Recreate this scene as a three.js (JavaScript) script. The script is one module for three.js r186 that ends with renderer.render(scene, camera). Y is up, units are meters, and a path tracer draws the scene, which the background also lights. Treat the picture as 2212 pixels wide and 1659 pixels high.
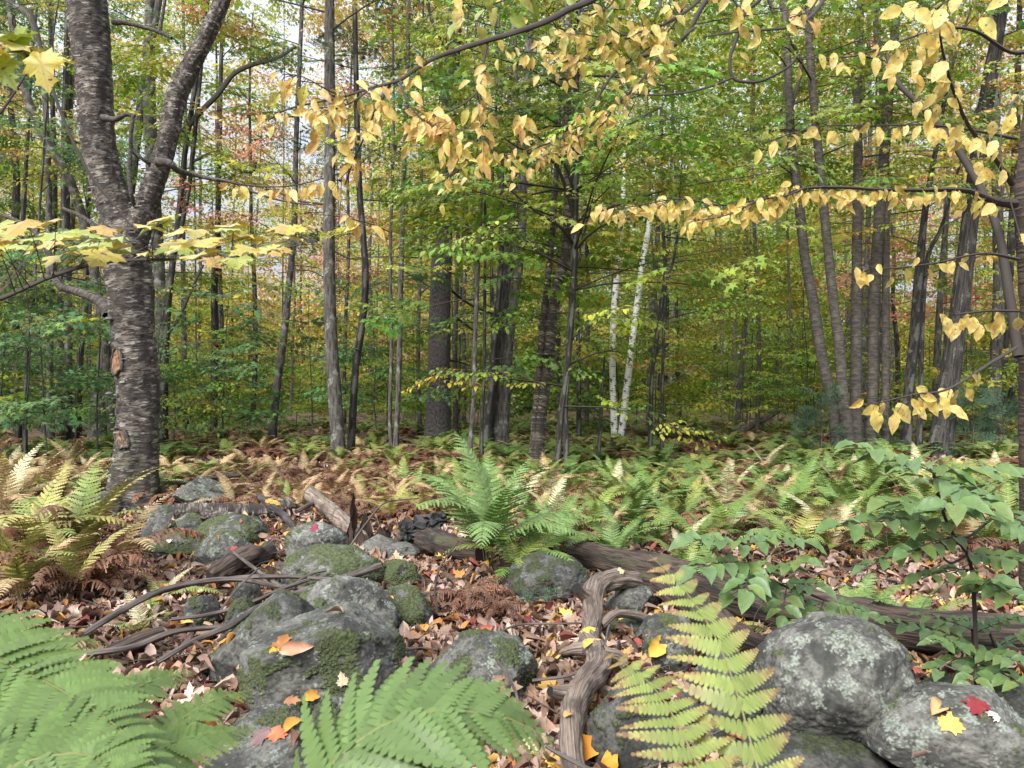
import * as THREE from 'three';
import { mergeVertices, mergeGeometries } from 'three/addons/utils/BufferGeometryUtils.js';
import { createNoise3D } from 'simplex-noise';

// ------------------------------------------------------------------ camera, sky, sun, exposure
const EYE = 1.4, FOCAL = 1663, MIDX = 1106, MIDY = 829.5;
const scene = new THREE.Scene();
const camera = new THREE.PerspectiveCamera(53.0, 4 / 3, 0.05, 1500);
camera.position.set(0, EYE, 0);
camera.lookAt(0, EYE, -10);
camera.focus = 7;
camera.userData.fStop = 7.5;
const renderer = new THREE.WebGLRenderer({ antialias: true });
renderer.toneMapping = THREE.LinearToneMapping;
renderer.toneMappingExposure = 4.25;
renderer.shadowMap.enabled = true;

function overcastSky() {                       // even high overcast, a little brighter towards the zenith
  const W = 256, H = 128, d = new Float32Array(W * H * 4);
  for (let y = 0; y < H; y++) for (let x = 0; x < W; x++) {
    const up = Math.max(0, Math.sin(((y + 0.5) / H - 0.5) * Math.PI)), k = (y * W + x) * 4, b = 0.14 + 0.38 * up;
    d[k] = 0.86 * b; d[k + 1] = 0.92 * b; d[k + 2] = 1.06 * b; d[k + 3] = 1;
  }
  const t = new THREE.DataTexture(d, W, H, THREE.RGBAFormat, THREE.FloatType);
  t.mapping = THREE.EquirectangularReflectionMapping; t.magFilter = THREE.LinearFilter; t.needsUpdate = true;
  return t;
}
scene.background = overcastSky();
scene.environment = scene.background;
const sun = new THREE.DirectionalLight(new THREE.Color(1, 0.98, 0.94), 2.0);
sun.position.set(-20, 38, 34);
sun.castShadow = true; sun.shadow.radius = 60;
sun.shadow.mapSize.set(4096, 4096);
Object.assign(sun.shadow.camera, { left: -50, right: 50, top: 50, bottom: -50, near: 1, far: 250 });
scene.add(sun, sun.target);

// ------------------------------------------------------------------ helpers
const V = (x, y, z) => new THREE.Vector3(x, y, z);
function rngOf(seed) { let s = seed | 0; return () => { s = (s + 0x6d2b79f5) | 0; let t = Math.imul(s ^ (s >>> 15), 1 | s); t = (t + Math.imul(t ^ (t >>> 7), 61 | t)) ^ t; return ((t ^ (t >>> 14)) >>> 0) / 4294967296; }; }
const R0 = rngOf(20241);
const n3 = createNoise3D(rngOf(77));
function fbm(x, y, z, o = 4) { let s = 0, a = 0.5, f = 1; for (let i = 0; i < o; i++) { s += a * n3(x * f, y * f, z * f); a *= 0.5; f *= 2.03; } return s; }
const sst = (x, a, b) => { const t = Math.min(1, Math.max(0, (x - a) / (b - a))); return t * t * (3 - 2 * t); };
const mix = (a, b, t) => a + (b - a) * t;
const mix3 = (a, b, t) => [mix(a[0], b[0], t), mix(a[1], b[1], t), mix(a[2], b[2], t)];
const pick = (r, list) => list[Math.min(list.length - 1, Math.floor(r() * list.length))];
const span = (r, a, b) => a + (b - a) * r();
// a point of the photograph at a distance in front of the camera, metres
const at = (x, y, d) => V((x - MIDX) / FOCAL * d, EYE - (y - MIDY) / FOCAL * d, -d);
const wide = (px, d) => px * d / FOCAL;
const groundY = (x, z) => 0.07 * fbm(x * 0.22, 3.1, z * 0.22, 3) + 0.03 * n3(x * 0.9, 9, z * 0.9) - (z > -2 ? 0.03 * (z + 2) : 0) - 0.12 * Math.exp(-((x + 0.8) ** 2 / 0.3 + (z + 2.95) ** 2 / 0.22));
const footDepth = (y) => EYE * FOCAL / (y - MIDY);
const used = {};
function numbered(name) { const k = used[name] = (used[name] ?? -1) + 1; return k ? name + '_' + String(k).padStart(3, '0') : name; }
function tag(o, label, category, group, kind) {
  if (label) o.userData.label = label;
  if (category) o.userData.category = category;
  if (group) o.userData.group = group;
  if (kind) o.userData.kind = kind;
  return o;
}
function thing(name, label, category, p = V(0, 0, 0), group) {
  const g = new THREE.Group(); g.name = numbered(name); g.position.copy(p); scene.add(g);
  return tag(g, label, category, group);
}
function put(name, geo, mat, parent = scene) {
  const m = new THREE.Mesh(geo, mat); m.name = parent === scene ? numbered(name) : name;
  m.castShadow = m.receiveShadow = true; parent.add(m); return m;
}
class MB {                                      // collects triangles with colours and uv
  constructor() { this.p = []; this.c = []; this.u = []; this.i = []; }
  get n() { return this.p.length / 3; }
  v(x, y, z, c = [1, 1, 1], u = 0, w = 0) { this.p.push(x, y, z); this.c.push(c[0], c[1], c[2]); this.u.push(u, w); return this.n - 1; }
  vv(p, c, u, w) { return this.v(p.x, p.y, p.z, c, u, w); }
  t(a, b, c) { this.i.push(a, b, c); }
  q(a, b, c, d) { this.i.push(a, b, c, a, c, d); }
  geo(origin) {
    const g = new THREE.BufferGeometry();
    g.setAttribute('position', new THREE.Float32BufferAttribute(this.p, 3));
    g.setAttribute('color', new THREE.Float32BufferAttribute(this.c, 3));
    g.setAttribute('uv', new THREE.Float32BufferAttribute(this.u, 2));
    g.setIndex(this.i);
    if (origin) g.translate(-origin.x, -origin.y, -origin.z);
    g.computeVertexNormals();
    return g;
  }
}
function smoothPath(pts, rad, n) {
  const c = new THREE.CatmullRomCurve3(pts, false, 'centripetal'), P = [], Rr = [];
  for (let i = 0; i <= n; i++) {
    const t = i / n, k = t * (pts.length - 1), a = Math.min(pts.length - 2, Math.floor(k));
    P.push(c.getPoint(t)); Rr.push(mix(rad[a], rad[a + 1], k - a));
  }
  return [P, Rr];
}
// a tapering limb; rough(k, angle, along) gives a relative change of radius
function tube(mb, P, Rr, seg, o = {}) {
  const T = V(), N = V(), B = V(), prev = V(1, 0, 0.3).normalize(), n = P.length, base = mb.n;
  let len = 0, reps = o.reps ?? Math.max(1, Math.round(2 * Math.PI * Rr[0] / 0.5));
  const q = V();
  for (let k = 0; k < n; k++) {
    T.subVectors(P[Math.min(n - 1, k + 1)], P[Math.max(0, k - 1)]).normalize();
    if (k) len += P[k].distanceTo(P[k - 1]);
    N.copy(prev).addScaledVector(T, -prev.dot(T));
    if (N.lengthSq() < 1e-6) N.set(0, 0, 1).addScaledVector(T, -T.z);
    N.normalize(); prev.copy(N); B.crossVectors(T, N);
    for (let s = 0; s <= seg; s++) {
      const a = s / seg * 2 * Math.PI, r = Rr[k] * (1 + (o.rough ? o.rough(k / (n - 1), a, len) : 0));
      q.copy(P[k]).addScaledVector(N, Math.cos(a) * r).addScaledVector(B, Math.sin(a) * r);
      mb.vv(q, o.color ? o.color(k / (n - 1), a, len) : [1, 1, 1], s / seg * reps, len);
    }
  }
  const row = seg + 1;
  for (let k = 0; k < n - 1; k++) for (let s = 0; s < seg; s++) { const a = base + k * row + s; mb.q(a, a + 1, a + row + 1, a + row); }
  if (o.cap) for (const k of [0, n - 1]) {
    const c = mb.vv(P[k], o.capColor ?? (o.color ? o.color(k / (n - 1), 0, len) : [1, 1, 1]), 0.5, 0.5);
    const ring = []; for (let s = 0; s <= seg; s++) { const j = base + k * row + s; ring.push(mb.v(mb.p[j * 3], mb.p[j * 3 + 1], mb.p[j * 3 + 2], o.capColor ?? [mb.c[j * 3], mb.c[j * 3 + 1], mb.c[j * 3 + 2]], 0.5, 0.5)); }
    for (let s = 0; s < seg; s++) k ? mb.t(ring[s], ring[s + 1], c) : mb.t(ring[s + 1], ring[s], c);
  }
}
function stick(pts, rad, n = 10, seg = 6, o = {}) { const mb = o.mb ?? new MB(), [P, Rr] = smoothPath(pts, rad, n); tube(mb, P, Rr, seg, o); return mb; }

// ------------------------------------------------------------------ bark and wood textures (tileable)
function hash(x, y, s) { let h = Math.imul(x, 374761393) ^ Math.imul(y, 668265263) ^ Math.imul(s, 2147483647 - 58); h = Math.imul(h ^ (h >>> 13), 1274126177); return ((h ^ (h >>> 16)) >>> 0) / 4294967296; }
function pn(x, y, px, py, s) {
  const ix = Math.floor(x), iy = Math.floor(y), fx = x - ix, fy = y - iy, u = fx * fx * (3 - 2 * fx), v = fy * fy * (3 - 2 * fy), m = (a, b) => ((a % b) + b) % b;
  const x0 = m(ix, px), x1 = m(ix + 1, px), y0 = m(iy, py), y1 = m(iy + 1, py);
  return mix(mix(hash(x0, y0, s), hash(x1, y0, s), u), mix(hash(x0, y1, s), hash(x1, y1, s), u), v);
}
function pf(u, v, fx, fy, o, s) { let t = 0, a = 0.5, w = 0; for (let i = 0; i < o; i++) { t += a * pn(u * fx, v * fy, fx, fy, s + i); w += a; a *= 0.55; fx *= 2; fy *= 2; } return t / w; }
const toS = (c) => { c = Math.min(1, Math.max(0, c)); return 255 * (c <= 0.0031308 ? c * 12.92 : 1.055 * Math.pow(c, 1 / 2.4) - 0.055); };
function surface(w, h, fn, bumpScale, rough = 0.9, extra = {}) {   // fn(u, v) -> [r, g, b, height]
  const c = new Uint8Array(w * h * 4), b = new Uint8Array(w * h * 4);
  for (let y = 0; y < h; y++) for (let x = 0; x < w; x++) {
    const o = fn((x + 0.5) / w, (y + 0.5) / h), k = (y * w + x) * 4;
    c[k] = toS(o[0]); c[k + 1] = toS(o[1]); c[k + 2] = toS(o[2]); c[k + 3] = 255;
    b[k] = b[k + 1] = b[k + 2] = Math.min(255, Math.max(0, 255 * o[3])); b[k + 3] = 255;
  }
  const tex = (d, srgb) => { const t = new THREE.DataTexture(d, w, h); t.wrapS = t.wrapT = THREE.RepeatWrapping; t.magFilter = THREE.LinearFilter; if (srgb) t.colorSpace = THREE.SRGBColorSpace; t.needsUpdate = true; return t; };
  return new THREE.MeshStandardMaterial({ map: tex(c, true), bumpMap: tex(b), bumpScale, roughness: rough, vertexColors: true, ...extra });
}
const M = {};
M.birch = surface(512, 1024, (u, v) => {       // peeling yellow birch bark in horizontal strips
  const s1 = pf(u, v, 7, 56, 4, 1), s2 = pf(u, v, 14, 150, 3, 9), patch = pf(u, v, 4, 8, 5, 20), edge = pf(u, v, 5, 22, 4, 33), big = pf(u, v, 2, 4, 3, 55);
  let k = sst(s1 * 0.6 + s2 * 0.4, 0.36, 0.66);
  const dark = sst(patch, 0.53, 0.6) * 0.92, curl = sst(edge, 0.58, 0.64);
  let c = mix3([0.024, 0.019, 0.015], [0.15, 0.126, 0.1], k);
  c = mix3(c, [0.026, 0.019, 0.016], dark * (1 - k * 0.25));
  c = mix3(c, [0.42, 0.38, 0.34], curl * 0.45 * k);
  const f = 0.75 + 0.5 * big;
  return [c[0] * f, c[1] * f, c[2] * f, 0.35 * k + 0.3 * curl + 0.35 * (1 - dark)];
}, 0.008);
M.birchDark = surface(512, 1024, (u, v) => {   // darker, rough horizontal banding
  const s1 = pf(u, v, 7, 70, 4, 101), s2 = pf(u, v, 16, 36, 4, 109), patch = pf(u, v, 3, 5, 4, 120);
  const k = sst(s1 * 0.7 + s2 * 0.3, 0.38, 0.64);
  const c = mix3([0.04, 0.034, 0.03], [0.094, 0.079, 0.064], k), f = 0.65 + 0.7 * patch;
  return [c[0] * f, c[1] * f, c[2] * f, 0.6 * k + 0.4 * patch];
}, 0.006);
M.pine = surface(512, 512, (u, v) => {         // small blocky plates with furrows
  const wx = u + 0.03 * (pf(u, v, 6, 6, 3, 301) - 0.5), wy = v + 0.05 * (pf(u, v, 6, 6, 3, 311) - 0.5);
  let d1 = 9, d2 = 9; const gx = 14, gy = 10, cx = Math.floor(wx * gx), cy = Math.floor(wy * gy);
  for (let j = -1; j <= 1; j++) for (let i = -1; i <= 1; i++) {
    const X = cx + i, Y = cy + j, mx = ((X % gx) + gx) % gx, my = ((Y % gy) + gy) % gy;
    const dx = (X + hash(mx, my, 5)) - wx * gx, dy = ((Y + hash(mx, my, 6)) - wy * gy) * 0.75, d = Math.hypot(dx, dy);
    if (d < d1) { d2 = d1; d1 = d; } else if (d < d2) d2 = d;
  }
  const k = sst(d2 - d1, 0.02, 0.28), g = pf(u, v, 30, 30, 3, 331);
  const c = mix3([0.025, 0.021, 0.021], [0.115, 0.10, 0.10], k * (0.6 + 0.6 * g));
  return [...c, k * 0.8 + 0.2 * g];
}, 0.02);
M.grey = surface(512, 1024, (u, v) => {        // fairly smooth grey bark, shallow fissures, lichen blotches
  const fis = pf(u, v, 18, 5, 4, 401), blot = pf(u, v, 4, 9, 5, 420), blot2 = pf(u, v, 10, 16, 4, 440), gr = pf(u, v, 50, 60, 2, 460);
  let c = mix3([0.03, 0.026, 0.023], [0.10, 0.09, 0.078], sst(fis, 0.32, 0.62));
  c = mix3(c, [0.25, 0.25, 0.22], sst(blot, 0.6, 0.68) * 0.6);
  c = mix3(c, [0.045, 0.04, 0.036], sst(blot2, 0.6, 0.68) * 0.7);
  const f = 0.8 + 0.4 * gr;
  return [c[0] * f, c[1] * f, c[2] * f, fis * 0.7 + gr * 0.3];
}, 0.012);
M.dark = surface(512, 512, (u, v) => {
  const fis = pf(u, v, 16, 6, 4, 501), blot = pf(u, v, 5, 8, 4, 520);
  let c = mix3([0.014, 0.012, 0.011], [0.05, 0.043, 0.038], sst(fis, 0.34, 0.64));
  c = mix3(c, [0.14, 0.14, 0.12], sst(blot, 0.62, 0.7) * 0.6);
  return [...c, fis];
}, 0.012);
M.white = surface(256, 1024, (u, v) => {       // paper birch
  const s = pf(u, v, 4, 70, 3, 601), m = pf(u, v, 3, 9, 4, 620), gr = pf(u, v, 8, 20, 3, 640);
  let c = mix3([0.56, 0.55, 0.53], [0.74, 0.73, 0.71], gr);
  c = mix3(c, [0.06, 0.055, 0.05], Math.max(sst(s, 0.66, 0.74), sst(m, 0.68, 0.73)));
  return [...c, s];
}, 0.004);
M.wood = surface(512, 1024, (u, v) => {        // weathered barkless wood, long twisting grain
  const w = u + 0.06 * pf(u, v, 2, 4, 3, 701), g = pf(w, v, 26, 4, 4, 710), f = pf(w, v, 90, 12, 3, 720), d = pf(u, v, 4, 6, 4, 730);
  let c = mix3([0.075, 0.055, 0.042], [0.27, 0.21, 0.165], sst(g * 0.5 + f * 0.5, 0.3, 0.7));
  c = mix3(c, [0.06, 0.045, 0.035], sst(d, 0.56, 0.68) * 0.75);
  return [...c, g * 0.4 + f * 0.6];
}, 0.012);
M.rotten = surface(512, 1024, (u, v) => {
  const g = pf(u, v, 12, 4, 4, 801), f = pf(u, v, 50, 14, 3, 810), d = pf(u, v, 5, 4, 4, 830);
  let c = mix3([0.012, 0.009, 0.007], [0.08, 0.051, 0.037], sst(g * 0.6 + f * 0.4, 0.36, 0.68));
  c = mix3(c, [0.05, 0.06, 0.025], sst(d, 0.6, 0.72) * 0.6);
  return [...c, g * 0.6 + f * 0.4];
}, 0.016);
M.stick = surface(128, 512, (u, v) => {
  const g = pf(u, v, 10, 6, 4, 901), d = pf(u, v, 3, 10, 3, 910);
  const c = mix3([0.03, 0.023, 0.02], [0.12, 0.098, 0.086], sst(g * 0.6 + d * 0.4, 0.3, 0.68));
  return [...c, g];
}, 0.003);
M.char = new THREE.MeshStandardMaterial({ color: new THREE.Color(0.014, 0.013, 0.013), roughness: 0.7 });
M.rock = new THREE.MeshStandardMaterial({ vertexColors: true, roughness: 0.88 });
M.heart = new THREE.MeshStandardMaterial({ vertexColors: true, roughness: 0.9 });
M.leaf = new THREE.MeshPhysicalMaterial({ vertexColors: true, roughness: 0.5, side: THREE.DoubleSide, transmission: 0.45, thickness: 0, specularIntensity: 0.6 });
function leafSkin(seed, green) {                         // veins, blotches and small holes of rot on a leaf
  const w = 128, h = 192, d = new Uint8Array(w * h * 4), r = rngOf(seed), spots = Array.from({ length: 9 }, () => [r(), r(), span(r, 0.006, 0.022) * (r() < 0.2 ? 2 : 1)]);
  for (let y = 0; y < h; y++) for (let x = 0; x < w; x++) {
    const u = (x + 0.5) / w, v = (y + 0.5) / h, a = Math.abs(u - 0.5), k = (y * w + x) * 4, s = (v - a * 0.75) * 9, line = Math.abs(s - Math.round(s)), vein = Math.max(1 - sst(line, 0.03, 0.12), 1 - sst(a, 0.006, 0.03));
    let c = mix3([1, 1, 1], green ? [1.35, 1.25, 1.25] : [0.8, 0.7, 0.52], vein * 0.75).map((q) => q * (green ? 0.72 : 1)); const m = pf(u, v, 3, 4, 4, seed); c = c.map((q, i) => q * (0.9 + 0.22 * m * (i === 2 ? 1.1 : 1)));
    c = mix3(c, green ? [1.0, 0.9, 0.5] : [0.84, 0.66, 0.42], sst(m, 0.58, 0.72) * 0.55);
    for (const [sx, sy, sr] of green ? spots.slice(0, 3) : spots) { const q = Math.hypot((u - sx) * 0.6, v - sy); if (q < sr) c = mix3([0.16, 0.07, 0.03], c, sst(q, sr * 0.5, sr)); }
    d[k] = toS(c[0]); d[k + 1] = toS(c[1]); d[k + 2] = toS(c[2]); d[k + 3] = 255;
  }
  const t = new THREE.DataTexture(d, w, h); t.wrapS = t.wrapT = THREE.RepeatWrapping; t.magFilter = THREE.LinearFilter; t.colorSpace = THREE.SRGBColorSpace; t.needsUpdate = true; return t;
}
M.skins = [11, 22, 33, 44].map((s) => new THREE.MeshPhysicalMaterial({ map: leafSkin(s), vertexColors: true, roughness: 0.5, side: THREE.DoubleSide, transmission: 0.48, thickness: 0, specularIntensity: 0.6 }));
M.greens = [5, 6, 7].map((s) => new THREE.MeshPhysicalMaterial({ map: leafSkin(s, true), vertexColors: true, roughness: 0.42, side: THREE.DoubleSide, transmission: 0.35, thickness: 0, specularIntensity: 0.55 }));
M.leafDry = new THREE.MeshPhysicalMaterial({ vertexColors: true, roughness: 0.75, side: THREE.DoubleSide, specularIntensity: 0.3 });
M.leafFar = new THREE.MeshPhysicalMaterial({ vertexColors: true, roughness: 0.75, side: THREE.DoubleSide, transmission: 0.55, thickness: 0, specularIntensity: 0.25 });
M.fern = new THREE.MeshPhysicalMaterial({ vertexColors: true, roughness: 0.45, side: THREE.DoubleSide, transmission: 0.3, thickness: 0, specularIntensity: 0.6 });
M.twig = new THREE.MeshStandardMaterial({ color: new THREE.Color(0.035, 0.027, 0.022), roughness: 0.85 });
// ------------------------------------------------------------------ ground
{
  const mb = new MB(), xs = [], zs = [];
  for (let i = -60; i <= 60; i++) { const t = i / 60; xs.push(9 * t + 390 * t * Math.abs(t) ** 3); }
  for (let i = 0; i <= 130; i++) { const t = i / 130; zs.push(4 - 16 * t - 380 * t ** 4); }
  for (let i = 0; i < 12; i++) zs.unshift(zs[0] + 4 + i * 3);
  for (const z of zs) for (const x of xs) {
    const m = fbm(x * 0.8, 1, z * 0.8, 4), s = fbm(x * 5, 2, z * 5, 3);
    mb.v(x, groundY(x, z), z, mix3([0.05, 0.03, 0.018], [0.16, 0.10, 0.06], Math.min(1, Math.max(0, 0.45 + m + 0.6 * s))), x, z);
  }
  const row = xs.length;
  for (let j = 0; j < zs.length - 1; j++) for (let i = 0; i < row - 1; i++) { const a = j * row + i; mb.q(a, a + 1, a + row + 1, a + row); }
  tag(put('ground', mb.geo(), M.rock), 'brown leaf strewn forest floor', null, null, 'structure');
}

// ------------------------------------------------------------------ leaf shapes: base at 0, tip at +Y 1, face along Z
function ovateLeaf(mb, c, o = {}) {
  const n = o.n ?? 6, W = o.w ?? 0.3, fold = o.fold ?? 0.12, curl = o.curl ?? 0.15, seed = o.seed ?? 0, b0 = mb.n;
  for (let k = 0; k <= n; k++) {
    const t = k / n, pk = o.peak ?? 0.4, w = k === n ? 0 : W * (t < pk ? Math.pow(Math.sin(Math.PI / 2 * Math.min(1, t / pk)), o.base ?? 0.8) : Math.pow(Math.cos(Math.PI / 2 * (t - pk) / (1.04 - pk)), 1.12)), z = -curl * t * t + 0.02 * n3(t * 3, seed, 1);
    const tone = 0.9 + 0.22 * n3(t * 2.2, seed, 5);
    const rim = o.rim && hash(k, seed * 7 | 0, 3) > 0.45 ? o.rim : c, vein = 0.8;
    const zz = W ? fold * w / W : 0, ser = k % 2 ? 1.06 : 0.96;
    mb.v(-w * ser, t - 0.03, z + zz + 0.05 * n3(t * 4, seed, 8), rim.map((x) => x * tone), 0.5 - w / W * 0.5, t);
    mb.v(0, t, z, c.map((x, i) => x * vein * (i === 1 ? 0.94 : 1)), 0.5, t);
    mb.v(w * ser, t - 0.03, z + zz + 0.05 * n3(t * 4, seed, 11), rim.map((x) => x * tone), 0.5 + w / W * 0.5, t);
  }
  for (let k = 0; k < n; k++) { const a = b0 + k * 3; mb.q(a, a + 1, a + 4, a + 3); mb.q(a + 1, a + 2, a + 5, a + 4); }
}
const MAPLE = [[0, 0], [0.10, -0.02], [0.26, -0.10], [0.25, 0.03], [0.42, 0.10], [0.36, 0.2], [0.54, 0.36], [0.38, 0.38], [0.36, 0.50], [0.22, 0.45], [0.20, 0.62], [0.27, 0.74], [0.14, 0.76], [0, 1.0]];
function mapleLeaf(mb, c, o = {}) {
  const ctr = mb.v(0, 0.32, 0, c.map((x) => x * 0.85), 0.5, 0.32), out = [], seed = o.seed ?? 0, curl = o.curl ?? 0.12;
  const full = [...MAPLE, ...MAPLE.slice(1, -1).reverse().map(([x, y]) => [-x, y])];
  for (const [x, y] of full) {
    const r2 = x * x + (y - 0.32) ** 2, tone = 0.85 + 0.3 * (0.5 + 0.5 * n3(x * 2, y * 2, seed)), rim = o.rim && n3(x * 1.5, y * 1.5, seed + 40) > 0 ? o.rim : c;
    out.push(mb.v(x, y, -curl * r2 * 2 + 0.1 * n3(x * 2, y * 2, seed + 9), rim.map((v) => v * tone), 0.5 + x * 0.9, Math.max(0, y)));
  }
  for (let k = 0; k < out.length; k++) mb.t(ctr, out[k], out[(k + 1) % out.length]);
}
function petiole(mb, len, c) { const a = mb.v(-0.012, -len, 0, c), b = mb.v(0.012, -len, 0, c), d = mb.v(0.01, 0, 0, c), e = mb.v(-0.01, 0, 0, c); mb.q(a, b, d, e); }
function leafGeo(kind, c, o = {}) { const mb = new MB(); if (o.stem) petiole(mb, o.stem, [0.12, 0.07, 0.03]); kind === 'maple' ? mapleLeaf(mb, c, o) : ovateLeaf(mb, c, o); return mb.geo(); }

// ------------------------------------------------------------------ sprays: twigs with leaves, along +X, spread flat in XZ
function spray(kind, seed, o = {}) {
  const r = rngOf(seed), mb = new MB(), L = o.L ?? 0.7, size = o.size ?? 0.085, sides = o.sides ?? 5, per = o.per ?? 5;
  const dk = [0.26, 0.2, 0.18], tw = (a, b, w) => { const s = V().subVectors(b, a), p = V(-s.z, 0, s.x).normalize().multiplyScalar(w); const A = mb.vv(a.clone().add(p), dk), B = mb.vv(a.clone().sub(p), dk), C = mb.vv(b.clone().sub(p), dk), D = mb.vv(b.clone().add(p), dk), E = mb.v(a.x, a.y + w * 1.6, a.z, dk), F = mb.v(b.x, b.y + w * 1.6, b.z, dk); mb.q(A, B, C, D); mb.q(A, E, F, D); mb.q(E, B, C, F); };
  const leaf = (p, ang, tilt, s) => {
    const q = new THREE.Quaternion().setFromEuler(new THREE.Euler(span(r, -0.5, 0.5), ang, -tilt, 'YXZ')), ax = V(1, 0, 0).applyQuaternion(q), sd = V(0, 0, 1).applyQuaternion(q), up = V(0, 1, 0).applyQuaternion(q);
    const tone = span(r, 0.68, 1.3), c = [tone * span(r, 0.88, 1.14), tone, tone * span(r, 0.8, 1.1)], P = (a, b, h) => mb.vv(p.clone().addScaledVector(ax, a * s).addScaledVector(sd, b * s).addScaledVector(up, h * s), c);
    if (kind === 'maple') {
      const b = P(0, 0, 0), t = P(1, 0, -0.12), l1 = P(0.36, 0.2, 0.05), l2 = P(0.62, 0.5, 0.0), r1 = P(0.36, -0.2, 0.05), r2 = P(0.62, -0.5, 0), l3 = P(0.06, 0.42, 0), r3 = P(0.06, -0.42, 0), m = P(0.58, 0.14, 0.02), n = P(0.58, -0.14, 0.02);
      mb.t(b, l3, l1); mb.t(b, l1, r1); mb.t(b, r1, r3); mb.t(l1, l2, m); mb.t(r1, n, r2); mb.q(l1, m, n, r1); mb.t(m, t, n);
    } else {
      const b = P(0, 0, 0), t = P(1, 0, -0.1), l1 = P(0.28, 0.24, 0.06), l2 = P(0.62, 0.24, 0.05), r1 = P(0.28, -0.24, 0.06), r2 = P(0.62, -0.24, 0.05);
      mb.t(b, l1, r1); mb.q(l1, l2, r2, r1); mb.t(l2, t, r2);
    }
  };
  const main = (t) => V(L * t, 0.04 * Math.sin(t * 3) - 0.1 * L * t * t, 0.03 * n3(t * 2, seed, 0));
  tw(main(0), main(0.5), 0.004); tw(main(0.5), main(1), 0.0025);
  for (let k = 0; k < sides; k++) {
    const t = mix(0.12, 0.92, k / sides), side = k % 2 ? 1 : -1, a = main(t), ln = L * mix(0.55, 0.25, t) * span(r, 0.8, 1.2), ang = side * span(r, 0.6, 1.0);
    const e = a.clone().add(V(Math.cos(ang) * ln, span(r, -0.12, 0.05) * ln * 2, -Math.sin(ang) * ln));
    tw(a, e, 0.0022);
    for (let j = 1; j <= per; j++) leaf(a.clone().lerp(e, (j - 0.2) / per), ang + (j % 2 ? 1 : -1) * span(r, 0.3, 1.0), span(r, 0.1, 0.9), size * span(r, 0.65, 1.2));
  }
  for (let j = 0; j < per; j++) leaf(main(mix(0.3, 1, j / (per - 1))), (j % 2 ? 1 : -1) * span(r, 0.2, 0.9), span(r, 0.1, 0.8), size * span(r, 0.7, 1.2));
  return mb.geo();
}
function clump(seed, n, size, rx, ry) {        // a looser, larger piece of far foliage
  const r = rngOf(seed), mb = new MB();
  for (let k = 0; k < n; k++) {
    const a = r() * 6.283, d = Math.sqrt(r()) * rx, p = V(Math.cos(a) * d, span(r, -ry, ry) * (1 - 0.5 * d / rx), Math.sin(a) * d), s = size * span(r, 0.6, 1.3), q = new THREE.Quaternion().setFromEuler(new THREE.Euler(span(r, -0.9, 0.9), r() * 6.283, span(r, -0.9, 0.9)));
    const tone = span(r, 0.6, 1.35), c = [tone * span(r, 0.85, 1.15), tone, tone * 0.95], P = (x, z, y) => { const v = V(x * s, y * s, z * s).applyQuaternion(q).add(p); return mb.vv(v, c); };
    const b = P(-0.5, 0, 0), l = P(0, 0.36, 0.08), t = P(0.5, 0, -0.05), m = P(0, -0.36, 0.08);
    mb.t(b, l, t); mb.t(b, t, m);
  }
  return mb.geo();
}
function needleSpray(seed) {                   // flat drooping evergreen spray
  const r = rngOf(seed), mb = new MB(), L = 0.8;
  for (let k = 0; k < 11; k++) {
    const t = k / 11, side = k % 2 ? 1 : -1, a = V(L * t, -0.14 * t * t, 0), ang = side * span(r, 0.7, 1.0), ln = L * mix(0.5, 0.15, t);
    for (let j = 0; j < 12; j++) {
      const u = (j + 0.5) / 12, p = a.clone().add(V(Math.cos(ang) * ln * u, -0.12 * u * u * ln, -Math.sin(ang) * ln * u));
      for (const s of [-1, 1]) {
        const an = ang + s * span(r, 0.7, 1.2), l = span(r, 0.05, 0.085), c = [1, 1, 1].map(() => span(r, 0.7, 1.25)), d = V(Math.cos(an) * l, span(r, -0.02, 0.02), -Math.sin(an) * l), w = V(-d.z, 0, d.x).multiplyScalar(0.13);
        mb.t(mb.vv(p.clone().add(w), c), mb.vv(p.clone().sub(w), c), mb.vv(p.clone().add(d), c));
      }
    }
  }
  return mb.geo();
}
const SPRAYS = {
  maple: [1, 2, 3, 4].map((s) => spray('maple', s * 31, { size: 0.105, sides: 5, per: 4 })),
  beech: [1, 2, 3, 4].map((s) => spray('beech', s * 47, { size: 0.085, sides: 6, per: 5, L: 0.75 })),
  far: [1, 2, 3].map((s) => clump(s * 59, 60, 0.12, 0.8, 0.28)),
  needle: [1, 2].map((s) => needleSpray(s * 71)),
};
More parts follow.
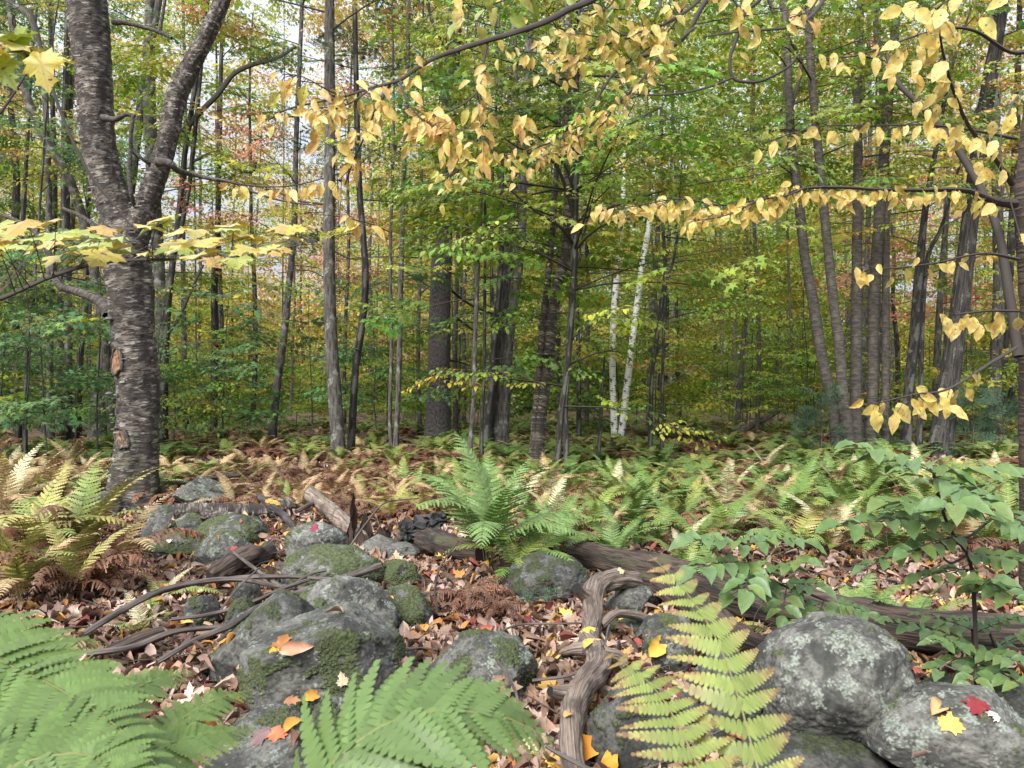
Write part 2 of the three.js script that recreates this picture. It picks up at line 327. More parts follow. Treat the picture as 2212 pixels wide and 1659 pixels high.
const COL = {
  green: [[0.19, 0.30, 0.045], [0.23, 0.34, 0.055], [0.155, 0.26, 0.045], [0.28, 0.37, 0.06]],
  lime: [[0.32, 0.40, 0.05], [0.40, 0.43, 0.06], [0.25, 0.35, 0.05], [0.47, 0.45, 0.075]],
  yellow: [[0.56, 0.5, 0.11], [0.6, 0.54, 0.14], [0.48, 0.47, 0.09], [0.6, 0.47, 0.13]],
  orange: [[0.6, 0.41, 0.16], [0.58, 0.34, 0.15], [0.62, 0.47, 0.2], [0.56, 0.3, 0.16]],
  red: [[0.55, 0.24, 0.18], [0.6, 0.33, 0.23], [0.52, 0.19, 0.18], [0.6, 0.38, 0.25]],
  dark: [[0.10, 0.19, 0.05], [0.13, 0.22, 0.06], [0.12, 0.2, 0.045], [0.15, 0.25, 0.05]],
  teal: [[0.11, 0.23, 0.08], [0.14, 0.26, 0.08], [0.11, 0.2, 0.06], [0.19, 0.29, 0.08]],
  pine: [[0.06, 0.11, 0.055], [0.075, 0.13, 0.065], [0.05, 0.1, 0.045], [0.08, 0.14, 0.06]],
};
function instanced(name, geo, mat, list, parent) {   // list of [Matrix4, colour]
  const m = new THREE.InstancedMesh(geo, mat, list.length), c = new THREE.Color();
  list.forEach(([x, k], i) => { m.setMatrixAt(i, x); m.setColorAt(i, c.setRGB(k[0], k[1], k[2])); });
  m.name = parent === scene ? numbered(name) : name; m.castShadow = m.receiveShadow = true;
  m.userData.kind = 'stuff'; parent.add(m); return m;
}
const EX = V(1, 0, 0), UP = V(0, 1, 0);
function basis(p, ax, roll, s) {                // +X along ax, +Y as near up as it can be
  const x = ax.clone().normalize(), z = V().crossVectors(x, UP); if (z.lengthSq() < 1e-4) z.set(0, 0, 1); z.normalize();
  const y = V().crossVectors(z, x); const m = new THREE.Matrix4().makeBasis(x, y, z);
  m.multiply(new THREE.Matrix4().makeRotationX(roll)); m.scale(V(s, s, s)); m.setPosition(p); return m;
}
// limbs from a stem, with leafy sprays along them: {h0, h1, n, len, rise, sprays per limb, kind, cols, size}
// a trunk that stands clear of leaves in the photograph: foliage of nearer trees keeps out of the line to it
const CLEAR = [[1312, 1412, 480, 965, 17.6], [925, 978, 560, 960, 17.3], [1145, 1255, 560, 1030, 11.2], [1062, 1135, 470, 985, 15], [1700, 1905, 480, 1000, 13.8], [700, 800, 420, 990, 13.8], [2030, 2120, 480, 980, 14.2]];
const hides = (p, r, veil) => { const d = -p.z, x = MIDX + p.x / d * FOCAL, y = MIDY - (p.y - EYE) / d * FOCAL; return CLEAR.some(([a, b, c, e, far]) => d < far && x > a && x < b && y > c && y < e) && r() < veil; };
const outside = (p) => { const d = -p.z, x = MIDX + p.x / d * FOCAL, y = MIDY - (p.y - EYE) / d * FOCAL; return d < 0.5 || y < -140 || x < -300 || x > 2510; };   // far past the frame
function crownOf(r, stemAt, o0, limbs, out) {
  const o = { veil: 0.8, ...o0 };
  for (let i = 0; i < o.n; i++) {
    const t = mix(o.t0, o.t1, (i + r() * 0.9) / o.n), s = stemAt(t), az = o.az ? span(r, o.az[0], o.az[1]) : i * 2.4 + r() * 1.2, len = o.len * span(r, 0.55, 1.15) * (o.taper ? mix(1, 0.4, t) : 1);
    const rise = span(r, o.rise[0], o.rise[1]), e = s.p.clone(), pts = [e.clone()], d = V(Math.cos(az), rise, Math.sin(az)).normalize(), k = 5;
    for (let j = 0; j < k; j++) { d.y += (o.bend ?? -0.06) + span(r, -0.07, 0.07); d.x += span(r, -0.16, 0.16); d.z += span(r, -0.16, 0.16); d.normalize(); e.addScaledVector(d, len / k); pts.push(e.clone()); }
    const r0 = Math.min(s.r * 0.5, o.limbR ?? 0.005 + 0.005 * len);
    const lm = new MB(); limbs.push(lm); tube(lm, pts, pts.map((_, j) => mix(r0, 0.003, j / k)), 4, { reps: 1 });
    const curve = new THREE.CatmullRomCurve3(pts);
    for (let j = 0; j < o.per; j++) {
      const u = mix(o.u0 ?? 0.25, 1, (j + r()) / o.per), p = curve.getPoint(u), tg = curve.getTangent(u), side = j % 2 ? 1 : -1, a = Math.atan2(tg.z, tg.x) + side * span(r, 0.2, 1.3), ax = V(Math.cos(a), span(r, -0.3, 0.25), Math.sin(a));
      const off = span(r, 0, o.spread ?? 0.25); p.addScaledVector(ax, off); p.y += span(r, -0.5, 0.5) * (o.spread ?? 0.25);
      if (outside(p) || (o.veil && hides(p, r, o.veil))) continue;
      out.push([basis(p, ax, span(r, -0.5, 0.5), (o.size ?? 1) * span(r, 0.7, 1.25)), pick(r, o.cols).map((x) => x * span(r, 0.8, 1.2))]);
    }
  }
}
// ------------------------------------------------------------------ trees
function stemOf(path, d, more = 0, lean = 0) {   // [[x, y, width], ...] from the foot up, at distance d
  const pts = [], rad = [];
  path.forEach(([x, y, w], k) => { pts.push(at(x, y, d + lean * k)); rad.push(wide(w, d) / 2); });
  const g = groundY(pts[0].x, pts[0].z); pts[0].y = g - 0.08;
  if (more) {
    const a = pts[pts.length - 1], b = pts[pts.length - 2], dir = V().subVectors(a, b).normalize(); dir.y = Math.max(dir.y, 0.75); dir.normalize();
    pts.push(a.clone().addScaledVector(dir, more * 0.5)); rad.push(rad[rad.length - 1] * 0.75);
    pts.push(a.clone().addScaledVector(dir, more).add(V(0.2, 0, 0))); rad.push(rad[rad.length - 2] * 0.35);
  }
  return [pts, rad];
}
const flare = (amt, lobes, seed) => (t, a, len) => amt * Math.exp(-len / 0.22) * (0.7 + 0.5 * Math.cos(a * lobes + seed)) + 0.05 * n3(Math.cos(a) * 1.2 + seed, Math.sin(a) * 1.2, len * 0.9) + 0.025 * n3(Math.cos(a) * 3, Math.sin(a) * 3 + seed, len * 4);
function putLimbs(limbs, foot, root, joined) {
  if (!limbs.length) return;
  if (joined) tag(put('branches', mergeGeometries(limbs.map((m) => m.geo(foot))), M.twig, root), null, null, null, 'stuff');
  else for (const m of limbs) put('branch', m.geo(foot), M.twig, root);
}
const slim = (list) => list.map(([x, y, w]) => [x, y, w * 0.84]);
function tree(o) {
  const stems = o.stems ?? [o.path], d = o.d ?? footDepth(stems[0][0][1]), r = rngOf(o.seed ?? 5), made = stems.map((s) => stemOf(o.mat === M.birchDark && o.d > 13.9 && o.d < 15 ? slim(s) : s, d + (o.dz ?? 0), o.more ?? 0));
  const foot = made[0][0][0].clone(); foot.y += 0.08;
  const root = thing(o.name ?? 'tree', o.label, o.category ?? 'tree', foot, o.group), curves = [];
  made.forEach(([pts, rad], k) => {
    const mb = new MB(), [P, Rr] = smoothPath(pts, rad, o.rows ?? 26);
    tube(mb, P, Rr, o.seg ?? 12, { rough: flare(o.flare ?? 0.35, 4, k * 3 + (o.seed ?? 0)), reps: o.reps });
    put('trunk', mb.geo(foot), o.mat ?? M.grey, root);
    curves.push([P, Rr]);
  });
  const limbs = [];
  for (const b of o.branches ?? []) {            // [[x, y, width], ...] seen in the photograph
    const pts = b.map(([x, y, w, dd]) => at(x, y, d + (dd ?? 0))), rad = b.map(([, , w]) => wide(w, d) / 2);
    limbs.push(stick(pts, rad, pts.length * 3, 6, { reps: 1 }));
  }
  (o.crowns ?? (o.crown ? [o.crown] : [])).forEach((cr, k) => {
    const out = [], [P, Rr] = curves[(cr.stem ?? k) % curves.length], n = P.length - 1;
    crownOf(r, (t) => { const i = Math.min(n, Math.floor(t * n)); return { p: P[i], r: Rr[i] }; }, cr, limbs, out);
    out.forEach(([m]) => { m.elements[12] -= foot.x; m.elements[13] -= foot.y; m.elements[14] -= foot.z; });
    const set = SPRAYS[cr.kind]; instanced('crown', set[(k + (o.seed ?? 0)) % set.length], M.leafFar, out, root);
  });
  putLimbs(limbs, foot, root, !!o.group);
  return root;
}

// the large two-stemmed birch on the left
{
  const d = 8.75, foot = at(288, 1095, d); foot.y = groundY(foot.x, foot.z);
  const root = thing('birch_tree', 'large old birch with peeling bark forking into two stems', 'tree', foot);
  const main = [[286, 1112, 128], [288, 1086, 112], [291, 1020, 103], [298, 920, 96], [298, 820, 90], [289, 720, 94], [279, 600, 104], [268, 520, 100], [250, 450, 86], [231, 390, 82], [212, 300, 80], [202, 150, 86], [192, 40, 98], [186, -60, 92], [170, -260, 80], [150, -600, 50]];
  const fork = [[280, 575, 70], [296, 515, 66], [320, 450, 57], [346, 368, 53], [364, 300, 51], [382, 210, 53], [410, 140, 46], [430, 100, 42], [455, 45, 40], [476, -10, 38], [520, -150, 34], [600, -420, 18]];
  const rough = (seed) => (t, a, len) => {
    const cx = Math.cos(a), cz = Math.sin(a), strip = n3(cx * 1.6 + seed, len * 26, cz * 1.6), peel = sst(n3(cx * 2.2, len * 7, cz * 2.2 + seed), 0.25, 0.6);
    return 0.011 * strip + 0.05 * peel + 0.07 * n3(cx * 0.9, len * 0.8, cz * 0.9 + seed) + 0.5 * Math.exp(-len / 0.2) * (0.5 + 0.5 * Math.cos(a * 4 + 1)) * (seed ? 0 : 1);
  };
  const tone = (seed) => (t, a, len) => { const k = 0.82 + 0.35 * n3(Math.cos(a) * 1.4, len * 1.1, Math.sin(a) * 1.4 + seed); const m = len < 1 && seed === 0 ? sst(n3(Math.cos(a) * 3, len * 4, Math.sin(a) * 3), 0.1, 0.5) * 0.5 : 0; return [k * (1 - m * 0.3), k, k * (1 - m * 0.4)]; };
  for (const [path, seed] of [[main, 0], [fork, 9]]) {
    const mb = new MB(), pts = path.map(([x, y]) => at(x, y, d)), rad = path.map(([, y, w]) => wide(w, d) / 2 * (y < 480 ? 0.84 : 0.92));
    if (seed) pts.forEach((p, i) => { p.z += 0.1 - 0.02 * i; });
    const [P, Rr] = smoothPath(pts, rad, seed ? 190 : 330);
    tube(mb, P, Rr, 60, { rough: rough(seed), color: tone(seed), reps: 3 });
    put(seed ? 'stem' : 'trunk', mb.geo(foot), M.birch, root);
  }
  const limb = (name, list) => put(name, (() => { const [P, Rr] = smoothPath(list.map(([x, y, , z]) => at(x, y, d - (z ?? 0))), list.map(([, , w]) => wide(w, d) / 2), 26), mb = new MB(); tube(mb, P, Rr, 9, { rough: (t, a, l) => 0.16 * n3(a, l * 7, 3), reps: 1 }); return mb.geo(foot); })(), M.birchDark, root);
  limb('limb', [[240, 672, 40], [222, 655, 28], [195, 640, 20], [160, 628, 17], [130, 618, 17], [117, 590, 14], [112, 560, 12], [92, 520, 11], [62, 490, 10], [20, 470, 8], [-40, 452, 5]]);
  limb('limb', [[222, 255, 16, 0.2], [250, 258, 12, 0.25], [275, 247, 9, 0.3], [291, 252, 8, 0.3]]);
  limb('limb', [[288, 250, 9, 0.3], [283, 290, 8, 0.3], [286, 325, 8, 0.25], [310, 345, 7, 0.2], [330, 358, 9, 0.1]]);
  limb('limb', [[282, 325, 10, 0.3], [279, 370, 9, 0.3], [284, 420, 8, 0.3], [290, 445, 8, 0.2]]);
  limb('limb', [[340, 350, 20, 0.2], [366, 352, 16, 0.25], [380, 366, 13, 0.2], [420, 378, 10], [465, 388, 8], [500, 393, 6], [560, 420, 5], [620, 436, 4], [680, 443, 3]]);
  limb('limb', [[244, 48, 14], [275, 50, 10], [320, 62, 8], [350, 72, 8], [371, 83, 8]]);
  limb('limb', [[262, 505, 18], [225, 500, 12], [180, 470, 9], [135, 450, 7]]);
  limb('limb', [[346, 68, 8], [352, 30, 7], [360, -20, 6]]);
  // cavities in the bark showing orange wood, with a torn lip
  const wound = (x, y, w, h, tilt, cols) => {
    const mb = new MB(), lip = new MB(), q = at(x, y, d), hw = wide(w, d) / 2, hh = wide(h, d) / 2, cx = at(y > 860 ? 298 : 293, y, d).x, R = wide(94, d) / 2 * 0.95, zs = (X) => q.z + Math.sqrt(Math.max(0.0004, R * R - (X - cx) ** 2)), n = 18, ring = [];
    for (let k = 0; k < 5; k++) for (let j = 0; j < n; j++) {
      const a = j / n * 6.283, f = k / 4, jag = 1 + 0.22 * n3(Math.cos(a) * 1.5, Math.sin(a) * 1.5, x), px = Math.cos(a) * hw * f * jag, py = Math.sin(a) * hh * f * jag, c = mix3(cols[0], cols[1], sst(n3(px * 60, py * 8, 2), -0.3, 0.5));
      ring.push(mb.v(q.x + px + py * tilt, q.y + py, zs(q.x + px + py * tilt) + 0.014 - 0.02 * (1 - f) + 0.006 * n3(px * 90, py * 10, 1), c));
    }
    for (let k = 1; k < 5; k++) for (let j = 0; j < n; j++) mb.q(ring[(k - 1) * n + j], ring[k * n + j], ring[k * n + (j + 1) % n], ring[(k - 1) * n + (j + 1) % n]);
    const rim = put('wound', mb.geo(foot), M.heart, root);
    rim.userData.label = 'torn hole in the bark showing orange wood';
    const P = []; for (let j = 0; j <= 24; j++) { const a = j / 24 * 6.283, jag = 1 + 0.22 * n3(Math.cos(a) * 1.5, Math.sin(a) * 1.5, x), px = Math.cos(a) * hw * jag, py = Math.sin(a) * hh * jag; P.push(V(q.x + px + py * tilt, q.y + py, zs(q.x + px + py * tilt) + 0.014)); }
    tube(lip, P, P.map((_, j) => 0.013 + 0.011 * n3(j * 0.7, y, 1)), 5, { reps: 1 });
    put('bark_lip', lip.geo(foot), M.birchDark, rim);
  };
  wound(272, 782, 30, 54, 0.1, [[0.10, 0.05, 0.022], [0.27, 0.15, 0.07]]);
  wound(284, 944, 32, 44, -0.25, [[0.05, 0.028, 0.018], [0.24, 0.155, 0.1]]);
  // bracket fungi
  const shelf = (x, y, w, top) => {
    const mb = new MB(), q = at(x, y, d), ww = wide(w, d) / 2, zf = q.z + wide(80, d) / 2 - Math.abs(x - 268) ** 2 * 0.00006, n = 12, a0 = [];
    for (const [f, h, c] of [[0.05, 0.55, top], [0.7, 0.42, top], [1, 0.05, top.map((v) => v * 1.5)], [0.9, -0.12, [0.2, 0.19, 0.17]], [0.05, -0.2, [0.14, 0.13, 0.12]]]) for (let j = 0; j <= n; j++) { const a = j / n * Math.PI; a0.push(mb.v(q.x + Math.cos(a) * ww * f, q.y + h * ww, zf - 0.03 + Math.sin(a) * ww * f * 1.2, c)); }
    for (let k = 0; k < 4; k++) for (let j = 0; j < n; j++) mb.q(a0[k * (n + 1) + j], a0[k * (n + 1) + j + 1], a0[(k + 1) * (n + 1) + j + 1], a0[(k + 1) * (n + 1) + j]);
    put('bracket_fungus', mb.geo(foot), M.heart, root);
  };
  for (const [x, y, w] of [[255, 692, 19], [254, 850, 16], [291, 958, 18], [215, 443, 15], [230, 459, 13], [246, 463, 16], [228, 405, 22], [208, 233, 30]]) shelf(x, y, w, [0.075, 0.07, 0.068]);
  shelf(315, 367, 11, [0.45, 0.38, 0.28]);
  // curls of loose bark
  const mb = new MB(), r = rngOf(8);
  for (let k = 0; k < 300; k++) {
    const onFork = r() < 0.42, path = onFork ? fork : main, t = r() * (path.length - 5) + (onFork ? 1 : 1), i = Math.floor(t), f = t - i, A = path[i], B = path[i + 1], c = at(mix(A[0], B[0], f), mix(A[1], B[1], f), d), rr = wide(mix(A[2], B[2], f), d) / 2 * 1.0, an = r() * 6.283;
    const w = span(r, 0.02, 0.07), h = span(r, 0.004, 0.014), lift = span(r, 0.008, 0.035), tn = span(r, 0.06, onFork ? 0.42 : 0.28), col = [tn, tn * 0.92, tn * 0.86], dark = [0.09, 0.06, 0.045], ids = [];
    for (let j = 0; j <= 3; j++) { const g = j / 3, a2 = an + g * w / rr, R2 = rr * 1.03 + lift * g * g; for (const s of [-1, 1]) ids.push(mb.v(c.x + Math.cos(a2) * R2, c.y + s * h * (1 - 0.5 * g) - g * 0.01, c.z + Math.sin(a2) * R2 + (onFork ? 0.1 - 0.02 * i : 0), j > 1 ? col : mix3(col, dark, 0.4))); }
    for (let j = 0; j < 3; j++) mb.q(ids[j * 2], ids[j * 2 + 2], ids[j * 2 + 3], ids[j * 2 + 1]);
  }
  tag(put('bark_curls', mb.geo(foot), new THREE.MeshStandardMaterial({ vertexColors: true, roughness: 0.75, side: THREE.DoubleSide }), root), null, null, null, 'stuff');
  const r2 = rngOf(91), out = [], limbs = [];
  crownOf(r2, (t) => ({ p: at(mix(200, 150, t), mix(-60, -600, t), d), r: 0.1 }), { n: 9, t0: 0, t1: 1, len: 2.4, rise: [0, 0.7], per: 9, kind: 'beech', cols: COL.lime }, limbs, out);
  out.forEach(([m]) => { m.elements[12] -= foot.x; m.elements[13] -= foot.y; m.elements[14] -= foot.z; });
  instanced('crown', SPRAYS.beech[0], M.leafFar, out, root); putLimbs(limbs, foot, root);
}

const G = COL.green, Lm = COL.lime, Y = COL.yellow;
tree({ seed: 11, label: 'straight slender grey trunk right of the orange leaves', path: [[734, 995, 36], [731, 970, 31], [723, 850, 29], [714, 700, 27], [711, 500, 25], [713, 300, 24], [712, 100, 22], [712, -30, 21]], d: 14, more: 7, mat: M.grey, flare: 0.3,
  branches: [[[715, 445, 6], [690, 440, 6, 0.1], [650, 435, 5, 0.3], [600, 415, 4, 0.5], [575, 408, 3, 0.5]], [[716, 610, 4], [670, 585, 3], [600, 590, 2]], [[718, 760, 4], [690, 770, 3], [660, 755, 2]], [[716, 540, 4], [760, 560, 3], [800, 556, 2]]],
  crown: { n: 14, t0: 0.72, t1: 1, len: 2.6, rise: [0, 0.6], per: 10, kind: 'beech', cols: [...COL.orange, ...Y] } });
tree({ seed: 12, label: 'dark thin trunk just right of the straight grey trunk', path: [[756, 997, 19], [762, 900, 16], [768, 800, 16], [782, 700, 16], [790, 600, 15], [776, 400, 13], [770, 200, 12], [766, -20, 10]], d: 14.4, more: 5, mat: M.dark, crown: { n: 12, t0: 0.45, t1: 0.95, len: 1.8, rise: [0, 0.4], per: 8, kind: 'needle', cols: COL.pine } });
tree({ seed: 13, label: 'twin thin grey stems left of the thick pine', stems: [[[847, 995, 9], [842, 900, 8], [846, 760, 8], [843, 560, 7], [850, 300, 6], [848, 40, 5]], [[853, 993, 12], [859, 880, 11], [863, 760, 12], [866, 600, 12], [872, 400, 10], [880, 150, 9], [884, -20, 8]]], d: 14.2, more: 4, crown: { n: 10, t0: 0.4, t1: 0.95, len: 1.6, rise: [0, 0.4], per: 7, kind: 'maple', cols: [...Lm, ...Y] } });
tree({ seed: 14, name: 'pine_tree', label: 'thickest pine trunk with scaly purple grey bark in the middle', path: [[944, 966, 70], [946, 940, 56], [948, 800, 49], [951, 640, 46], [956, 520, 42], [960, 400, 38], [972, 200, 34], [985, 0, 31], [990, -80, 30]], d: 17.5, more: 9, mat: M.pine, seg: 20, flare: 0.3,
  branches: [[[962, 690, 7], [985, 688, 7, 0.3], [1005, 700, 5, 0.4], [1030, 720, 4, 0.5]], [[968, 620, 6], [990, 640, 6, 0.3], [1020, 660, 5, 0.5], [1070, 680, 4, 0.8]], [[962, 780, 5], [985, 780, 4, 0.4], [1015, 790, 3, 0.6]], [[978, 190, 8], [1010, 200, 7], [1060, 170, 5]], [[965, 110, 9], [935, 50, 8], [920, -10, 7]]],
  crown: { n: 14, t0: 0.62, t1: 1, len: 3.4, rise: [-0.1, 0.3], per: 12, kind: 'needle', cols: COL.pine, size: 1.3 } });
tree({ seed: 15, label: 'pair of fused grey trunks opening in a narrow V', stems: [[[1073, 984, 42], [1075, 940, 36], [1078, 800, 30], [1082, 700, 27], [1092, 600, 25], [1100, 500, 22], [1106, 430, 20], [1112, 250, 18], [1108, 0, 15]], [[1082, 980, 30], [1090, 850, 26], [1098, 720, 27], [1110, 640, 26], [1122, 540, 24], [1128, 430, 22], [1138, 200, 18], [1150, -20, 15]]], d: 15.3, more: 6, mat: M.grey, seg: 14,
  crown: { n: 16, t0: 0.55, t1: 1, len: 2.6, rise: [0, 0.5], per: 10, kind: 'beech', cols: G } });
tree({ seed: 16, label: 'grey lichen spotted trunk in front of the fused pair', path: [[1055, 984, 24], [1050, 930, 20], [1060, 860, 19], [1066, 760, 17], [1080, 600, 14], [1084, 400, 11], [1080, 200, 9]], d: 15.0, more: 3, mat: M.dark });
tree({ seed: 17, name: 'birch_tree', label: 'two leaning birch stems joined at the foot, middle of the clearing', stems: [[[1150, 1026, 28], [1153, 980, 20], [1158, 900, 19], [1164, 820, 17], [1174, 690, 16], [1189, 553, 14], [1200, 400, 12], [1210, 200, 10]], [[1160, 1026, 34], [1161, 980, 27], [1170, 886, 25], [1184, 786, 25], [1192, 690, 24], [1208, 600, 24], [1222, 553, 24], [1228, 420, 21], [1224, 200, 18], [1228, 0, 15]]], d: 12.1, more: 5, mat: M.birch, seg: 14, reps: 1,
  crown: { stem: 1, n: 16, t0: 0.5, t1: 1, len: 2.2, rise: [0, 0.5], per: 10, kind: 'beech', cols: [...G, ...Lm, ...Y] } });
tree({ seed: 18, label: 'tall leafy green sapling tree with upswept dark limbs, centre', stems: [[[1199, 1040, 16], [1204, 1000, 14], [1213, 890, 14], [1226, 786, 14], [1236, 650, 15], [1240, 553, 17], [1242, 400, 17], [1244, 233, 14], [1246, 120, 11], [1252, -20, 9]], [[1223, 1022, 14], [1223, 950, 12], [1222, 880, 11], [1228, 790, 8]]], d: 11.3, more: 2.5, mat: M.dark, seg: 12,
  branches: [[[1242, 480, 9], [1220, 400, 8, -0.2], [1195, 350, 6, -0.4], [1140, 330, 4, -0.6], [1090, 300, 3, -0.8]], [[1240, 355, 10], [1265, 330, 9, 0.1], [1290, 310, 8, 0.2], [1340, 280, 6, 0.4], [1430, 230, 4, 0.6]], [[1240, 530, 8], [1210, 490, 7, -0.3], [1155, 455, 5, -0.5], [1090, 400, 4, -0.7]], [[1240, 420, 7], [1222, 360, 6, -0.2], [1180, 310, 5, -0.3], [1120, 270, 3, -0.4]], [[1244, 540, 7], [1270, 510, 6, -0.2], [1320, 480, 4, -0.5], [1390, 470, 3, -0.6]], [[1244, 300, 8], [1290, 230, 6, 0.2], [1310, 150, 4, 0.3]]],
  crowns: [{ stem: 0, n: 30, t0: 0.4, t1: 0.98, len: 3.2, rise: [0.15, 0.7], per: 13, u0: 0.15, spread: 0.45, bend: -0.05, kind: 'maple', cols: [...G, ...G, ...Lm] }, { stem: 0, n: 10, t0: 0.18, t1: 0.6, len: 2.4, rise: [0, 0.4], per: 9, kind: 'beech', cols: [...G, ...Lm] }] });
tree({ seed: 19, label: 'bare thin stem standing left of the leaning birch pair', path: [[1010, 1040, 14], [1016, 960, 12], [1024, 860, 11], [1026, 740, 10], [1032, 600, 9], [1040, 400, 7], [1030, 200, 5]], d: 11.6, more: 1.5, mat: M.grey, seg: 8, crown: { n: 12, t0: 0.42, t1: 0.95, len: 1.7, rise: [0, 0.4], per: 8, kind: 'maple', cols: G } });
tree({ seed: 20, label: 'thin dark stem close left of the leaning birch pair', path: [[1042, 1020, 10], [1040, 940, 9], [1046, 800, 8], [1047, 650, 7], [1048, 450, 6], [1042, 250, 4]], d: 12.4, mat: M.dark, seg: 8, more: 1, crown: { n: 12, t0: 0.3, t1: 0.9, len: 1.5, rise: [0, 0.4], per: 7, kind: 'maple', cols: [...G, ...COL.teal] } });
tree({ seed: 21, name: 'paper_birch', label: 'pair of slim white birches diverging from one foot', stems: [[[1330, 964, 17], [1327, 930, 15], [1324, 850, 14], [1323, 750, 14], [1327, 650, 13], [1337, 553, 12], [1343, 480, 12], [1350, 300, 8], [1352, 100, 6]], [[1337, 964, 17], [1343, 930, 15], [1352, 850, 15], [1364, 750, 14], [1377, 650, 13], [1390, 553, 13], [1403, 480, 12], [1420, 300, 8], [1436, 100, 6]]], d: 17.8, more: 3, mat: M.white, seg: 10, flare: 0.15, crown: { stem: 1, n: 12, t0: 0.5, t1: 1, len: 1.7, rise: [0, 0.5], per: 9, kind: 'beech', cols: [...Lm, ...Y] } });
tree({ seed: 22, label: 'thin dark stem right of the white birches, forked above', stems: [[[1404, 1000, 11], [1405, 900, 10], [1409, 800, 10], [1417, 740, 10], [1428, 660, 10], [1437, 590, 9], [1432, 500, 7], [1428, 300, 5]], [[1428, 662, 7], [1440, 610, 6], [1455, 560, 6], [1470, 400, 4]]], d: 14, mat: M.dark, seg: 8, more: 1, crown: { n: 12, t0: 0.3, t1: 0.95, len: 1.5, rise: [0, 0.4], per: 6, az: [-1.4, 1.4], kind: 'beech', cols: Lm } });
tree({ seed: 23, name: 'dead_stem', label: 'short bare dead stick standing in ferns before the white birches', path: [[1291, 1018, 9], [1294, 960, 8], [1298, 900, 8], [1300, 850, 6], [1306, 770, 4]], d: 12.9, mat: M.dark, seg: 7, category: 'dead stem' });
const cl = { mat: M.birchDark, d: 14.3, seg: 14, more: 6, flare: 0.25, reps: 1 };
const clCrown = (seed, cols, n = 15) => ({ n, t0: 0.55, t1: 1, len: 2.5, rise: [0, 0.5], per: 11, u0: 0.2, spread: 0.35, kind: seed % 2 ? 'maple' : 'beech', cols });
tree({ ...cl, seed: 31, name: 'birch_tree', label: 'leftmost, most leaning trunk of the rough barked clump at right', path: [[1812, 992, 30], [1807, 960, 28], [1800, 880, 28], [1786, 820, 28], [1771, 750, 28], [1756, 650, 27], [1738, 553, 24], [1725, 430, 24], [1711, 333, 23], [1705, 230, 21], [1698, 70, 18], [1690, -30, 17]], crown: clCrown(31, [...G, ...Lm]), branches: [[[1703, 130, 12], [1690, 80, 10], [1675, 40, 8], [1660, 0, 7]], [[1708, 240, 8], [1730, 130, 8, 0.2], [1700, 80, 7, 0.2]]] });
tree({ ...cl, seed: 32, name: 'birch_tree', label: 'second trunk of the rough barked clump, bending at its foot', path: [[1836, 1000, 32], [1834, 970, 29], [1826, 900, 28], [1820, 850, 27], [1813, 750, 26], [1800, 650, 25], [1790, 553, 23], [1782, 480, 22], [1775, 400, 22], [1765, 300, 21], [1756, 200, 20], [1748, 100, 20], [1746, -30, 18]], d: 14.0, crown: clCrown(32, [...G, ...Lm]) });
tree({ ...cl, seed: 33, name: 'birch_tree', label: 'third, straightest trunk of the rough barked clump', path: [[1852, 985, 32], [1849, 940, 30], [1848, 850, 28], [1850, 700, 27], [1851, 553, 26], [1852, 430, 24], [1853, 333, 22], [1852, 200, 21], [1856, 70, 18], [1858, -30, 16]], d: 14.7, crown: clCrown(33, G) });
tree({ ...cl, seed: 34, name: 'birch_tree', label: 'rightmost trunk of the rough barked clump, forked high up', stems: [[[1880, 968, 32], [1882, 930, 27], [1885, 820, 26], [1886, 690, 26], [1894, 553, 28], [1904, 400, 28], [1913, 300, 26], [1920, 200, 23], [1931, 100, 22], [1938, -30, 20]], [[1913, 300, 20], [1908, 200, 17], [1896, 110, 15], [1888, 0, 12]]], d: 14.9, crown: clCrown(34, [...G, ...Lm, ...Y]) });
tree({ seed: 35, label: 'dark slender trunk between the clump and the thick leaning trunk', stems: [[[1957, 975, 25], [1960, 900, 22], [1965, 820, 21], [1973, 750, 22], [1980, 650, 20], [1988, 553, 17], [2000, 440, 13], [2020, 330, 10]], [[1984, 600, 12], [2005, 550, 10], [2030, 500, 8], [2060, 400, 6]]], d: 15.2, more: 3, mat: M.dark, seg: 10, crown: { n: 12, t0: 0.5, t1: 1, len: 2.0, rise: [0, 0.5], per: 8, kind: 'maple', cols: [...Lm, ...Y] } });
tree({ seed: 36, label: 'thick dark brown trunk leaning right near the right edge', path: [[2027, 992, 62], [2034, 950, 48], [2048, 850, 42], [2060, 750, 40], [2075, 650, 38], [2086, 553, 36], [2101, 430, 33], [2118, 300, 32], [2138, 170, 30], [2157, 60, 26], [2170, -30, 24]], d: 14.4, more: 7, mat: M.dark, seg: 16, flare: 0.2, crown: { n: 12, t0: 0.75, t1: 1, len: 2.6, rise: [0, 0.5], per: 9, kind: 'maple', cols: G } });
tree({ seed: 37, label: 'lichen pale trunk behind the thick leaning trunk, far right', path: [[2140, 960, 26], [2147, 850, 24], [2155, 700, 24], [2158, 560, 23], [2150, 300, 18], [2160, 0, 14]], d: 18, more: 6, mat: M.grey, crown: { n: 12, t0: 0.5, t1: 1, len: 2.4, rise: [0, 0.5], per: 9, kind: 'maple', cols: [...COL.red, ...COL.orange, ...Y] } });
tree({ seed: 38, label: 'grey trunk with a slanting neighbour at far right edge', stems: [[[2152, 945, 22], [2165, 800, 20], [2176, 650, 18], [2190, 400, 15], [2200, 100, 12]], [[2158, 950, 14], [2185, 850, 13], [2200, 760, 12], [2225, 560, 10]]], d: 19, more: 4, mat: M.dark, crown: { n: 12, t0: 0.5, t1: 1, len: 2.4, rise: [0, 0.5], per: 9, kind: 'far', cols: [...COL.orange, ...Y] } });
